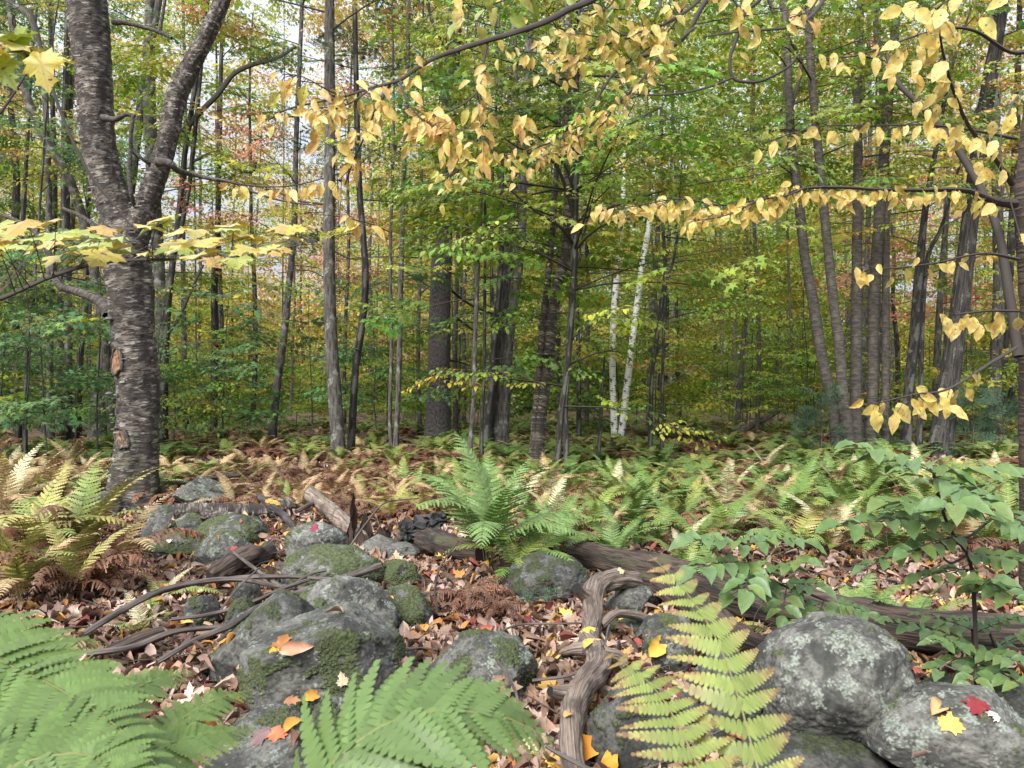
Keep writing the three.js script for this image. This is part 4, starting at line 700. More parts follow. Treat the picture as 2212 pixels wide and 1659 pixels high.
{ // broken stump: splintered shells standing in a ring
  const d = 6.5, foot = at(800, 1176, d); foot.y = groundY(foot.x, foot.z) - 0.03; const st = thing('stump', 'splintered dark brown stump with a tall pointed shard', 'stump', foot), r = rngOf(66);
  for (let k = 0; k < 8; k++) {
    const a = k / 8 * 6.283 + 0.4, h = [0.2, 0.16, 0.22, 0.26, 0.5, 0.3, 0.18, 0.2][k], mb = new MB(), ids = [], rr = 0.13;
    for (let j = 0; j <= 8; j++) for (let i = 0; i <= 5; i++) { const t = j / 8, aa = a + (i / 5 - 0.5) * 0.95 * (1 - 0.75 * t * t), rad = rr * (1 + 0.5 * (1 - t) ** 3) * (1 + 0.08 * n3(i, j * 0.4, k)); ids.push(mb.v(Math.cos(aa) * rad * 1.3, t * h * (1 - 0.25 * Math.abs(i / 5 - 0.5)), Math.sin(aa) * rad, [0.75, 0.6, 0.5], i / 5 * 0.6, t * h)); }
    for (let j = 0; j < 8; j++) for (let i = 0; i < 5; i++) { const q = j * 6 + i; mb.q(ids[q], ids[q + 1], ids[q + 7], ids[q + 6]); }
    const m = put('shard', mb.geo(), k === 4 ? M.wood : M.rotten, st); m.material = k === 4 ? M.woodTwo ?? (M.woodTwo = Object.assign(M.rotten.clone(), { side: THREE.DoubleSide, color: new THREE.Color(1.5, 1.4, 1.3) })) : M.rottenTwo ?? (M.rottenTwo = Object.assign(M.rotten.clone(), { side: THREE.DoubleSide }));
  }
}
wood('fallen_log', 'short rotten log right of the stump, below the charred piece', 'log', [[880, 1160, 44, 6.6], [930, 1168, 54, 6.3], [985, 1182, 50, 6.0], [1040, 1196, 40, 5.8]], M.rotten, { n: 40, seg: 16, knobs: 0.14, ridge: 0.15 });
{ // charred lump: a few cracked black chunks
  const p0 = at(905, 1150, 6.4), root = thing('charred_log', 'black charred lump of cracked wood on the short rotten log', 'log', p0), flat = Object.assign(M.char.clone(), { flatShading: true });
  [[0, 0.03, 0, 0.13, 0.09, 0.09, 1], [0.12, 0.1, 0, 0.1, 0.06, 0.07, 2], [-0.09, 0.0, 0.03, 0.07, 0.1, 0.06, 3], [0.05, -0.02, 0.06, 0.09, 0.05, 0.05, 4]].forEach(([x, y, z, a, b2, c, sd]) => { const g = new THREE.IcosahedronGeometry(1, 3), q = g.attributes.position; for (let i = 0; i < q.count; i++) { const X = q.getX(i), Y = q.getY(i), Z = q.getZ(i), e = 1 + 0.5 * n3(X * 1.6 + sd * 9, Y * 1.6, Z * 1.6) + 0.18 * n3(X * 5, Y * 5, Z * 5 + sd); q.setXYZ(i, X * a * e, Y * b2 * e, Z * c * e); } put('chunk', g, flat, root).position.set(x, y, z); });
}
[['longest arched stick, from the left ferns over to the right end by the brown ferns', [[180, 1370, 17, 3.9], [260, 1320, 19, 4.1], [350, 1276, 18, 4.4], [440, 1256, 16, 4.6], [520, 1252, 14, 4.7], [600, 1266, 12, 4.7], [690, 1272, 12, 4.7], [790, 1274, 12, 4.65], [880, 1284, 13, 4.6], [942, 1282, 13, 4.6]]],
  ['thick dark stick slanting up to the right over the mossy boulder', [[560, 1312, 19, 4.2], [660, 1276, 20, 4.4], [740, 1250, 21, 4.6], [822, 1222, 18, 4.8]]],
  ['pale broken stick lying on the mossy boulder', [[430, 1260, 10, 4.75], [510, 1248, 12, 4.8], [570, 1245, 13, 4.8], [640, 1246, 12, 4.8], [722, 1252, 12, 4.8]]],
  ['stick running down right beneath the crossing, from the hollow wood', [[500, 1190, 7, 5.4], [540, 1220, 9, 5.1], [590, 1256, 11, 4.8], [640, 1284, 10, 4.5], [680, 1304, 8, 4.3]]],
  ['lower long stick from the left fern to the crossing', [[190, 1412, 16, 3.7], [290, 1396, 17, 3.75], [370, 1366, 15, 3.9], [450, 1356, 14, 4.0], [510, 1352, 13, 4.0]]],
  ['stick descending left below the lower long stick', [[340, 1430, 14, 3.5], [420, 1384, 17, 3.65], [500, 1350, 18, 3.85], [560, 1310, 15, 4.1], [620, 1288, 12, 4.3]]],
  ['thin stick curving over the domed rock', [[470, 1384, 9, 3.8], [560, 1330, 12, 3.95], [620, 1306, 11, 4.1], [690, 1296, 9, 4.2]]],
  ['straight stick above the lower long stick', [[370, 1338, 10, 4.1], [450, 1328, 11, 4.2], [540, 1302, 12, 4.35], [620, 1268, 12, 4.55], [668, 1252, 9, 4.7]]],
  ['thin leaning twig crossing the small grey stone', [[476, 1318, 6, 4.3], [520, 1264, 6, 4.55], [560, 1226, 5, 4.8]]],
  ['pale barkless twig end poking right of the crossing', [[620, 1276, 8, 4.6], [650, 1252, 9, 4.75], [680, 1236, 9, 4.85], [705, 1231, 9, 4.9]]],
  ['dark twig reaching down to the flat slate stone', [[850, 1408, 6, 3.7], [800, 1395, 6, 3.8], [760, 1340, 5, 3.7], [690, 1310, 5, 3.8]]],
  ['short stick lying in leaves above the foreground fern', [[1225, 1424, 8, 3.8], [1180, 1452, 9, 3.6], [1120, 1462, 9, 3.6], [1060, 1405, 8, 3.8], [985, 1365, 7, 4.0]]],
  ['dark bent twig across the twisted log', [[1316, 1350, 5, 4.0], [1290, 1420, 8, 3.5], [1240, 1455, 9, 3.4], [1150, 1470, 8, 3.4]]],
  ['long thin twig bridging over to the twisted log', [[1060, 1372, 5, 4.0], [1120, 1350, 6, 4.1], [1200, 1347, 6, 4.1], [1300, 1346, 5, 4.1]]],
  ['grey twig lying on the long mossy rock', [[1050, 1400, 8, 3.5], [1085, 1440, 9, 3.3], [1112, 1490, 9, 3.1], [1124, 1540, 8, 2.9]]],
  ['stick poking in at the bottom beside the twisted log', [[1180, 1612, 10, 2.6], [1230, 1640, 12, 2.5], [1300, 1675, 13, 2.4]]],
  ['straight stick end jutting over curled leaves, centre', [[985, 1410, 10, 3.9], [1010, 1428, 12, 3.75], [1044, 1450, 11, 3.6]]],
  ['pale upright twig arching before the brown fern', [[943, 1325, 6, 4.4], [940, 1270, 6, 4.4], [952, 1222, 6, 4.4], [975, 1190, 5, 4.4], [990, 1170, 4, 4.4]]],
  ['long dark branch lying right of the big boulder', [[2060, 1466, 14, 3.5], [2120, 1496, 17, 3.3], [2190, 1526, 18, 3.2], [2290, 1560, 18, 3.0]]],
  ['grey stick lying in the leaves, right middle', [[1890, 1228, 14, 6.2], [1960, 1262, 14, 5.8], [2040, 1266, 12, 5.7], [2110, 1270, 11, 5.7]]],
  ['pale fallen branch among leaves at right edge', [[2010, 1286, 16, 5.4], [2080, 1284, 17, 5.4], [2150, 1280, 17, 5.4], [2260, 1270, 14, 5.5]]],
  ['dark fallen trunk leaning on a stump, far right of centre', [[1560, 944, 16, 20], [1610, 925, 18, 20.5], [1650, 905, 18, 21], [1680, 886, 16, 21.5]]],
  ['dark fallen branch on the slope behind the clump', [[1690, 940, 12, 19], [1730, 952, 14, 18], [1775, 968, 13, 17]]],
  ['fallen branch lying below the thick pine', [[862, 945, 8, 17], [920, 960, 9, 16.6], [980, 975, 9, 16], [1040, 990, 8, 15.5]]],
  ['slanting fallen branch left of the boulder under the pine', [[885, 980, 9, 15.6], [925, 966, 10, 16], [975, 960, 8, 16.4]]],
  ['thin fallen branch between pine and leaning birches', [[1080, 965, 7, 16], [1110, 978, 7, 15.6], [1150, 985, 6, 15.4]]],
  ['grey stick at left behind the pointed rock end', [[640, 1105, 12, 7.4], [668, 1090, 13, 7.6], [700, 1076, 10, 7.9]]],
  ['thin stick between stump and square rock', [[700, 1140, 5, 6.6], [745, 1190, 6, 6.0], [790, 1132, 5, 6.2], [835, 1085, 4, 6.6], [905, 1076, 3, 6.8]]],
].forEach(([label, pts]) => wood('fallen_stick', label, 'stick', pts.map(([x, y, w, d]) => [x, y, w * 0.82, d]), M.stick, { n: pts.length * 7, seg: 8, knobs: 0.12, freq: 9 }));
wood('hollow_wood', 'crumbling hollow piece of dark wood left of the mossy boulder', 'dead wood', [[455, 1250, 40, 5.2], [490, 1226, 54, 5.3], [540, 1205, 50, 5.5], [585, 1188, 34, 5.7]], M.rotten, { seg: 16, knobs: 0.3, freq: 9, ridge: 0.25 });
wood('mossy_log', 'short green mossy log under the lower long stick', 'log', [[236, 1412, 34, 3.8], [300, 1385, 38, 3.9], [350, 1366, 30, 4.0]], M.rotten, { seg: 14, knobs: 0.14 });

// ------------------------------------------------------------------ leaf litter
const DRY = [[0.44, 0.30, 0.20], [0.34, 0.22, 0.145], [0.52, 0.40, 0.31], [0.27, 0.16, 0.105], [0.46, 0.34, 0.28], [0.18, 0.11, 0.08], [0.44, 0.21, 0.07], [0.56, 0.34, 0.09], [0.2, 0.06, 0.05], [0.42, 0.30, 0.25], [0.17, 0.105, 0.08], [0.32, 0.2, 0.145], [0.38, 0.25, 0.17], [0.24, 0.15, 0.11], [0.3, 0.2, 0.15], [0.4, 0.3, 0.24]];
const litterGeo = [leafGeo('ovate', [1, 1, 1], { n: 4, w: 0.26, curl: 0.6, fold: 0.45, seed: 1 }), leafGeo('ovate', [1, 1, 1], { n: 5, w: 0.22, curl: 0.8, fold: 0.7, seed: 2 }), leafGeo('ovate', [1, 1, 1], { n: 4, w: 0.3, curl: -0.35, fold: 0.22, seed: 3 }), leafGeo('maple', [1, 1, 1], { curl: -0.3, seed: 4 })];
function lying(r, x, z, s) {
  const y = surfaceY(x, z) + span(r, 0.004, 0.03), q = new THREE.Quaternion().setFromEuler(new THREE.Euler(-Math.PI / 2 + span(r, -0.8, 0.8), span(r, -0.7, 0.7), r() * 6.283, 'XYZ')), yaw = new THREE.Quaternion().setFromAxisAngle(UP, r() * 6.283);
  return new THREE.Matrix4().compose(V(x, y, z), yaw.multiply(q), V(s, s, s));
}
{
  const r = rngOf(717), lists = [[], [], [], []];
  for (let k = 0; k < 40000; k++) {
    const d = mix(2.2, 19, Math.pow(r(), 1.45)), x = (span(r, -150, 2360) - MIDX) / FOCAL * d, z = -d;
    if (onRock(x, z, 0.98)) continue;
    const patch = n3(x * 1.1, 3, z * 1.1);
    if (d > 8 && r() < 0.3) continue;
    const c = pick(r, DRY), t = span(r, 0.6, 1.2) * (1 + 0.2 * patch);
    lists[Math.floor(r() * 4)].push([lying(r, x, z, span(r, 0.045, 0.11) * (d > 9 ? 1.25 : 1)), c.map((v) => v * t * 0.95)]);
  }
  { // thin twigs strewn over the litter
    const tg = [0, 1, 2].map((j) => { const rr = rngOf(j + 5), q = [V(0, 0, 0)]; for (let i = 1; i < 6; i++) q.push(V(i / 5, span(rr, -0.03, 0.05), span(rr, -0.09, 0.09))); const m = stick(q, [0.009, 0.008, 0.007, 0.006, 0.005, 0.003], 10, 4, { reps: 1 }); stick([q[2], q[2].clone().add(V(0.12, 0.04, 0.1)), q[2].clone().add(V(0.26, 0.05, 0.14))], [0.005, 0.004, 0.002], 4, 4, { mb: m, reps: 1 }); return m.geo(); }), bag = [[], [], []];
    for (let k = 0; k < 420; k++) { const d = mix(2.6, 9, Math.pow(r(), 1.2)), x = (span(r, 150, 2250) - MIDX) / FOCAL * d, s = span(r, 0.2, 0.75), tn = span(r, 0.6, 1.5); if (onRock(x, -d, 1.3)) continue; bag[k % 3].push([new THREE.Matrix4().compose(V(x, surfaceY(x, -d) + span(r, 0.02, 0.06), -d), new THREE.Quaternion().setFromEuler(new THREE.Euler(r() * 6, r() * 6.283, span(r, -0.12, 0.14), 'YXZ')), V(s, s * 0.8, s)), [tn, tn * 0.95, tn * 0.9]]); }
    const tw = thing('twigs', 'thin dead twigs scattered over the leaf litter', 'twigs'); tw.userData.kind = 'stuff'; bag.forEach((l, k) => instanced('twig', tg[k], M.stick, l, tw));
  }
  const root = thing('leaf_litter', 'carpet of brown, tan and orange fallen leaves over the forest floor', 'fallen leaves'); root.userData.kind = 'stuff';
  lists.forEach((l, k) => instanced('leaves', litterGeo[k], M.leafDry, l, root));
  // the nearest fallen leaves, each by itself
  const tones = [['tan', [0.48, 0.34, 0.21]], ['orange', [0.48, 0.25, 0.07]], ['yellow', [0.54, 0.37, 0.09]], ['brown', [0.26, 0.13, 0.07]], ['red', [0.29, 0.075, 0.06]], ['pinkish', [0.46, 0.33, 0.27]]];
  const protos = tones.map(([, c], k) => ['ovate', 'maple'].map((kind, j) => leafGeo(kind, c, { n: 6, w: 0.27, curl: j ? 0.35 : 0.45, fold: 0.28, seed: k * 3 + j, rim: c.map((v) => v * 0.75), stem: 0.3 })));
  let made = 0;
  for (let k = 0; k < 900 && made < 210; k++) {
    const d = mix(2.7, 5.2, Math.pow(r(), 1.1)), u = span(r, 300, 2190), x = (u - MIDX) / FOCAL * d, z = -d; if (onRock(x, z, 1.0)) continue;
    const ti = pick(r, [0, 0, 0, 1, 1, 2, 2, 3, 4, 5, 5]), kind = r() < 0.45 ? 1 : 0, zone = u < 700 ? 'among the left rocks and sticks' : u < 1300 ? 'in the litter between rocks and twisted log' : 'in the litter on the right-hand side';
    const m = put('fallen_leaf', protos[ti][kind], M.leafDry), mat = lying(r, x, z, span(r, 0.06, 0.095)); mat.decompose(m.position, m.quaternion, m.scale); m.position.y += 0.02;
    const what = `${tones[ti][0]} fallen ${kind ? 'maple' : 'oval'} leaf lying ${zone.replace('right-hand side', 'right of the log')}`;
    tag(m, what, 'fallen leaf', what.replace('leaf', 'leaves').replace('lying ', '')); made++;
  }
  const rl = rngOf(44), solid = scene.children.filter((o) => /^(rock|ground|twisted_log|rotten_log|hollow_wood)/.test(o.name)), caster = new THREE.Raycaster();
  scene.updateMatrixWorld(true);
  const touch = (from, to) => { caster.set(from, V().subVectors(to, from).normalize()); return caster.intersectObjects(solid, true)[0]; };
  // leaves caught on the stones
  for (let k = 0; k < 36; k++) {
    const q = pick(rl, ROCKS), x = q.x + span(rl, -0.8, 0.8) * q.rx, z = q.z + span(rl, -0.8, 0.8) * q.rz, hit = touch(V(x, 2.5, z), V(x, 0, z)); if (!hit || hit.face.normal.y < 0.55) continue;
    const ti = pick(rl, [0, 0, 0, 1, 2, 3, 3, 4, 5]), kind = rl() < 0.4 ? 1 : 0, m = put('fallen_leaf', protos[ti][kind], M.leafDry); lying(rl, x, z, span(rl, 0.05, 0.085)).decompose(m.position, m.quaternion, m.scale); m.position.y = hit.point.y + 0.012;
    const what = `${tones[ti][0]} fallen ${kind ? 'maple' : 'oval'} leaf resting on top of a stone`; tag(m, what, 'fallen leaf', what.replace('leaf', 'leaves').replace('resting ', ''));
  }
  const lone = (label, x, y, d, size, kind, c, rot, o = {}) => { const m = put('fallen_leaf', leafGeo(kind, c, { n: 7, w: 0.28, curl: 0.35, fold: 0.25, seed: x, rim: c.map((v) => v * 0.7), stem: 0.25, ...o }), M.leafDry); const hit = touch(camera.position, at(x, y, d)), p = hit ? hit.point : at(x, y, d), dd = -p.z, s = wide(size, dd), nn = hit ? hit.face.normal.clone() : V(0, 1, 0); if (nn.y < 0.1) nn.y = 0.1;
    const up = nn.add(V(span(rl, -0.3, 0.3), 0.5 * Math.sin(-rot[0]), 0.5 * Math.cos(rot[0]))).normalize(), ya = V(-Math.sin(rot[2]), Math.cos(rot[2]), -0.2), xa = V().crossVectors(ya, up).normalize(); ya.crossVectors(up, xa);
    m.quaternion.setFromRotationMatrix(new THREE.Matrix4().makeBasis(xa, ya, up)); m.scale.setScalar(s); m.position.copy(p).addScaledVector(up, 0.014).addScaledVector(ya, -0.45 * s); tag(m, label, 'fallen leaf'); };
  lone('lone pale maple leaf on the wedge shaped rock', 738, 1466, 3.02, 30, 'maple', [0.6, 0.45, 0.3], [-0.7, 0.2, 0.3], { curl: 0.05 });
  lone('brown lobed oak like leaf stuck in the gap of the left rocks', 612, 1392, 3.38, 60, 'maple', [0.33, 0.14, 0.05], [-0.3, 0.1, 0.1], { curl: 0.2 });
  lone('small yellow leaf below the brown lobed leaf', 596, 1412, 3.34, 30, 'ovate', [0.65, 0.4, 0.06], [-0.6, 0.2, -0.7]);
  lone('long curled tan leaf on the ledge of the wedge shaped rock', 640, 1402, 3.3, 75, 'ovate', [0.55, 0.32, 0.2], [-1.2, 0.2, -1.5], { w: 0.2, curl: 0.1 });
  lone('golden oval leaf on the moss at the foot of the wedge shaped rock', 676, 1504, 2.98, 44, 'ovate', [0.58, 0.3, 0.06], [-1.0, 0, -1.3]);
  lone('folded orange leaf standing on the mossy bottom rock', 636, 1568, 2.7, 62, 'ovate', [0.6, 0.3, 0.06], [-0.3, 0.6, -0.3], { w: 0.24 });
  lone('red and orange maple leaf on the bottom rock', 598, 1582, 2.62, 50, 'maple', [0.6, 0.16, 0.08], [-1.2, 0.4, 0.2]);
  lone('dull purple leaf curled on the bottom rock', 560, 1588, 2.6, 52, 'maple', [0.17, 0.11, 0.105], [-0.9, 0.2, 0.8]);
  lone('rolled pale brown leaf on the bottom rock beside the fern', 644, 1600, 2.58, 56, 'ovate', [0.45, 0.26, 0.17], [-0.8, 0.2, -0.2], { w: 0.2, curl: 0.7, fold: 0.6 });
  lone('large golden leaf lying left of the wedge shaped rock', 432, 1462, 3.2, 60, 'maple', [0.6, 0.33, 0.06], [-1.1, 0.5, 0.5]);
  lone('deep red maple leaf right of the big boulder', 2100, 1520, 3.0, 62, 'maple', [0.2, 0.03, 0.035], [-1.0, 0.3, 0.4]);
  lone('yellow maple leaf beside the deep red leaf', 2056, 1556, 2.9, 58, 'maple', [0.66, 0.42, 0.1], [-1.2, 0.1, -0.4]);
  lone('curled tan leaf right of the big boulder, above the yellow leaf', 2030, 1530, 2.92, 62, 'ovate', [0.55, 0.36, 0.17], [-0.9, 0.4, -0.9], { curl: 0.8, fold: 0.5 });
  lone('small pink leaf on the corner boulder', 2142, 1548, 2.7, 30, 'maple', [0.6, 0.44, 0.4], [-1.2, 0.2, 0.8]);
  lone('large orange curled leaf at the bottom beside the twisted log', 1275, 1612, 2.5, 78, 'ovate', [0.6, 0.26, 0.035], [-0.7, 0.3, -1.5], { w: 0.32 });
  lone('upright orange leaf at the bottom right of the large curled leaf', 1322, 1640, 2.45, 62, 'ovate', [0.6, 0.28, 0.04], [-0.2, 0.5, -0.1], { w: 0.3 });
  lone('yellow leaf curled on top of the twisted log', 1268, 1362, 3.75, 38, 'maple', [0.66, 0.4, 0.07], [-0.6, 0.2, 0.4]);
  lone('second curled yellow leaf on the twisted log, just lower', 1276, 1390, 3.65, 36, 'ovate', [0.62, 0.4, 0.1], [-0.3, 0.5, -1.0], { curl: 0.6 });
  lone('small orange leaf hanging on the lower twisted log', 1226, 1548, 2.8, 28, 'ovate', [0.62, 0.33, 0.12], [-0.3, 0.2, -0.6]);
  lone('big yellow and orange leaf between log and yellow fern', 1420, 1394, 3.6, 66, 'ovate', [0.62, 0.4, 0.07], [-0.7, 0.2, -0.8]);
  lone('purplish red leaf standing on the square pale grey rock', 680, 1140, 5.8, 28, 'maple', [0.22, 0.04, 0.07], [-0.3, 0.2, 0.1]);
  lone('bright red maple leaf on the pale rounded rock', 506, 1186, 5.9, 34, 'maple', [0.42, 0.05, 0.035], [-0.5, 0.3, 0.2]);
  lone('cream coloured oval leaf on the low green mossy rock', 366, 1170, 5.9, 18, 'ovate', [0.75, 0.7, 0.55], [-0.4, 0, 0.1], { w: 0.36 });
  lone('orange maple leaf below the pale rounded rock on litter', 576, 1222, 5.0, 46, 'maple', [0.64, 0.36, 0.06], [-1.0, 0.2, 0.4]);
}
// ------------------------------------------------------------------ ferns
// a frond along given points: pinnae on both sides, cut into lobes (detail 2), notched (1) or plain (0)
function frond(mb, pts, nrm, o) {
  const c = new THREE.CatmullRomCurve3(pts, false, 'centripetal'), r = rngOf(o.seed ?? 1), n = o.n ?? 24, s0 = o.stipe ?? 0.2, det = o.detail ?? 1, len = c.getLength();
  const stem = o.stem ?? [0.2, 0.19, 0.06], rw = o.stemR ?? 0.0025, colr = o.color;
  const N = 14, P = c.getPoints(N); tube(mb, P, P.map((_, k) => mix(rw, rw * 0.3, k / N)), 3, { color: () => stem, reps: 1 });
  const spacing = len * (1 - s0) / n;
  for (let k = 0; k < n; k++) {
    const t = (k + 0.5) / n, u = s0 + (1 - s0) * t, p = c.getPointAt(Math.min(1, u)), T = c.getTangentAt(Math.min(1, u)), B = V().crossVectors(T, nrm).normalize(), Nn = V().crossVectors(B, T).normalize();
    const wl = o.W * (o.shape ? o.shape(t) : Math.pow(1 - t, 0.75) * Math.min(1, 0.62 + t / 0.35 * 0.38));
    for (const side of [-1, 1]) {
      const L = wl * span(r, 0.88, 1.08), sw = (o.sweep ?? 0.25) + 0.35 * t + span(r, -0.06, 0.06), dir = B.clone().multiplyScalar(side * Math.cos(sw)).addScaledVector(T, Math.sin(sw)), lat = V().crossVectors(dir, Nn).multiplyScalar(1).normalize(), droop = (o.droop ?? 0.2) * span(r, 0.5, 1.5), twist = span(r, -0.3, 0.3), bend = (o.bend ?? 0.14) * span(r, 0.3, 1.6), tn = span(r, 0.8, 1.14), hw = Math.min(spacing * (o.fat ?? 0.52), L * 0.25) ;
      lat.addScaledVector(Nn, twist).normalize();
      const curl = o.curl ?? 0, pos = (s, w) => { const q = p.clone().addScaledVector(dir, L * s).addScaledVector(lat, w).addScaledVector(Nn, -droop * L * s * s).addScaledVector(T, bend * L * s * s); if (curl) q.addScaledVector(T, curl * L * Math.sin(s * 2.5 + k) * 0.5); return q; };
      const C = (s) => { const cc = colr(t, s, r); return [cc[0] * tn, cc[1] * tn, cc[2] * tn]; }, dead = o.ragged && r() < o.ragged ? span(r, 0.35, 0.8) : 1;
      const m = det === 2 ? (o.lobes ?? 13) : det === 1 ? 6 : det === 0.5 ? 3 : 1;
      if (det === 0) { const a = mb.vv(pos(0, -hw * 0.7), C(0)), b = mb.vv(pos(0, hw * 0.7), C(0)), e = mb.vv(pos(0.55, hw * 0.8), C(0.5)), f = mb.vv(pos(0.55, -hw * 0.8), C(0.5)), g = mb.vv(pos(1, 0), C(1)); mb.q(a, b, e, f); mb.t(f, e, g); continue; }
      let prev = null;
      for (let j = 0; j < m; j++) {
        const a0 = j / m * dead, a1 = (j + 1) / m * dead, tap = (s) => hw * Math.pow(1 - Math.pow(s, 1.6), 0.8) + 0.0006, core = det === 2 ? 0.3 : 0.5, cc = C(a0), c1 = C(a1);
        const i0 = mb.vv(pos(a0, -tap(a0) * core), cc), i1 = mb.vv(pos(a0, tap(a0) * core), cc), i2 = mb.vv(pos(a1, tap(a1) * core), c1), i3 = mb.vv(pos(a1, -tap(a1) * core), c1);
        mb.q(i0, i1, i2, i3);
        for (const e of [-1, 1]) {
          const la = e > 0 ? i1 : i0, lb = e > 0 ? i2 : i3, f0 = mix(a0, a1, 0.32), f1 = mix(a0, a1, 0.98), fm = mix(a0, a1, 0.85), out = tap(a0) * span(r, 0.9, 1.08), c2 = C(a1).map((v) => v * 1.06);
          if (det === 2) { const x = mb.vv(pos(mix(a0, a1, 0.16), e * out * 0.72), c2), y = mb.vv(pos(mix(a0, a1, 1.04), e * out * 0.76), c2), z = mb.vv(pos(mix(a0, a1, 0.46), e * out * 1.02), c2), w = mb.vv(pos(mix(a0, a1, 0.82), e * out * 1.04), c2); if (e > 0) { mb.q(la, x, y, lb); mb.q(x, z, w, y); } else { mb.q(lb, y, x, la); mb.q(y, w, z, x); } }
          else { const z = mb.vv(pos(fm, e * out), c2); e > 0 ? mb.t(la, z, lb) : mb.t(lb, z, la); }
        }
      }
    }
  }
  return mb;
}
const shade = (c, r, v = 0.16) => { const k = 0.82 * (1 + span(r, -v, v)); return [c[0] * k, c[1] * k, c[2] * k]; };
const FERN = {
  green: (t, s, r) => shade([0.17, 0.28, 0.065], r), dew: (t, s, r) => shade([0.19, 0.30, 0.09], r), lime: (t, s, r) => shade(mix3([0.24, 0.33, 0.07], [0.36, 0.36, 0.1], s * 0.5), r),
  yellow: (t, s, r) => shade(mix3([0.36, 0.37, 0.09], [0.55, 0.44, 0.15], s), r), tan: (t, s, r) => shade(mix3([0.54, 0.42, 0.22], [0.44, 0.26, 0.13], s), r, 0.25), pale: (t, s, r) => shade([0.6, 0.56, 0.33], r),
  brown: (t, s, r) => shade([0.19, 0.095, 0.055], r, 0.35), rust: (t, s, r) => shade([0.24, 0.105, 0.057], r, 0.3),
};
// arching frond of length 1 in the XY plane of its own, growing from 0
function archFrond(color, seed, o = {}) {
  const r = rngOf(seed), a0 = o.a0 ?? 1.35, a1 = o.a1 ?? 0.1, pts = [V(0, 0, 0)], p = V(0, 0, 0), k = 8;
  for (let j = 0; j < k; j++) { const a = mix(a0, a1, Math.pow(j / (k - 1), o.pow ?? 1.1)); p.add(V(Math.cos(a), Math.sin(a), span(r, -0.02, 0.02)).multiplyScalar(1 / k)); pts.push(p.clone()); }
  return frond(new MB(), pts, V(-0.25, 1, 0), { W: o.W ?? 0.2, n: o.n ?? 22, stipe: o.stipe ?? 0.22, detail: o.detail ?? 1, color: FERN[color], seed, stemR: 0.0035, stem: o.stem ?? (color === 'brown' || color === 'rust' ? [0.12, 0.06, 0.03] : [0.16, 0.15, 0.05]), ...o }).geo();
}
const POOL = {};
for (const [k, list] of Object.entries({ green: 3, dew: 2, lime: 3, yellow: 3, tan: 3, pale: 1 })) POOL[k] = Array.from({ length: list }, (_, i) => archFrond(k, 40 + i * 13 + k.length * 100, { a0: [1.45, 1.3, 1.2][i % 3], a1: [0.35, -0.25, -0.7][i % 3], W: [0.17, 0.19, 0.2][i % 3] }));
POOL.vase = [0, 1, 2].map((i) => archFrond('dew', 840 + i * 9, { a0: [1.5, 1.35, 1.2][i], a1: [0.7, 0.1, -0.4][i], W: 0.235, n: 26, droop: 0.3 }));
for (const k of ['brown', 'rust']) POOL[k] = Array.from({ length: 3 }, (_, i) => archFrond(k, 300 + i * 17 + k.length, { a0: 1.35, a1: [-1.2, -0.6, -1.6][i], W: 0.15, curl: 0.35, droop: 0.8, ragged: 0.4 }));
function fern(label, x, z, size, mixOf, n, seed, o = {}, group) {
  const r = rngOf(seed * 17 + 3), f = thing('fern', label, 'fern', V(x, o.y ?? groundY(x, z) - 0.02, z), group);
  for (let k = 0; k < n; k++) { const kind = mixOf[k % mixOf.length], m = put('frond', pick(r, POOL[kind]), M.fern, f), s = size * span(r, 0.75, 1.15); m.scale.set(s, s * (o.up ?? 1) * span(r, 0.85, 1.1), s); m.rotation.set(0, (o.spin ?? 0) + k / n * 6.283 + span(r, -0.4, 0.4), span(r, -0.12, 0.2)); m.position.set(span(r, -0.03, 0.03), 0, span(r, -0.03, 0.03)); }
  return f;
}
const at0 = (x, y) => { const d = footDepth(y), p = at(x, y, d); return [p.x, p.z]; };
const F = (label, x, y, size, mixOf, n, seed, o, group) => fern(label, ...at0(x, y), size, mixOf, n, seed, o, group);
// named ferns
F('tall vase shaped green fern standing on the dark mossy rock, centre', 1056, 1244, 1.08, ['vase', 'vase', 'vase', 'green'], 14, 1, { up: 1.0 });
F('smaller pale green fern drooping before the vase shaped fern', 1120, 1262, 0.66, ['green', 'lime'], 9, 2);
F('dead brown fern clump hanging below the vase shaped fern', 1010, 1335, 0.45, ['brown', 'rust'], 26, 3);
F('second dead brown fern clump nearer the twisted log', 1080, 1350, 0.36, ['brown', 'brown', 'rust'], 20, 4);
F('low spreading green fern with flat fronds left of the arched stick', 352, 1300, 0.55, ['lime', 'pale', 'lime'], 6, 5, { up: 0.55 });
F('pale cream fern lying across the arched stick', 300, 1370, 0.42, ['pale', 'lime'], 6, 6, { up: 0.5 });
F('large yellowish brown fern clump at the left edge', 60, 1258, 1.15, ['yellow', 'lime', 'tan', 'rust'], 14, 7);
F('yellow green and rust fern left of the low mossy rocks', 165, 1240, 1.02, ['lime', 'yellow', 'brown', 'rust'], 14, 8);
F('yellow and rust fern in front of the large left clump', 40, 1318, 0.8, ['yellow', 'rust', 'tan', 'lime'], 12, 61);
F('brown fern clump fronting the yellow green and rust fern', 150, 1305, 0.72, ['rust', 'brown', 'yellow'], 13, 62);
F('withered fern between left clump and arched stick', 230, 1288, 0.55, ['rust', 'brown'], 12, 63);
F('rusty dead fern leaning on the low green mossy rock', 255, 1250, 0.8, ['rust', 'brown', 'tan'], 12, 9);
F('tan curled fern at the left border above the yellow clump', 10, 1130, 0.95, ['tan', 'tan', 'pale'], 11, 10);
F('tan fern just left of the birch foot', 110, 1095, 0.8, ['tan', 'tan', 'yellow'], 11, 11);
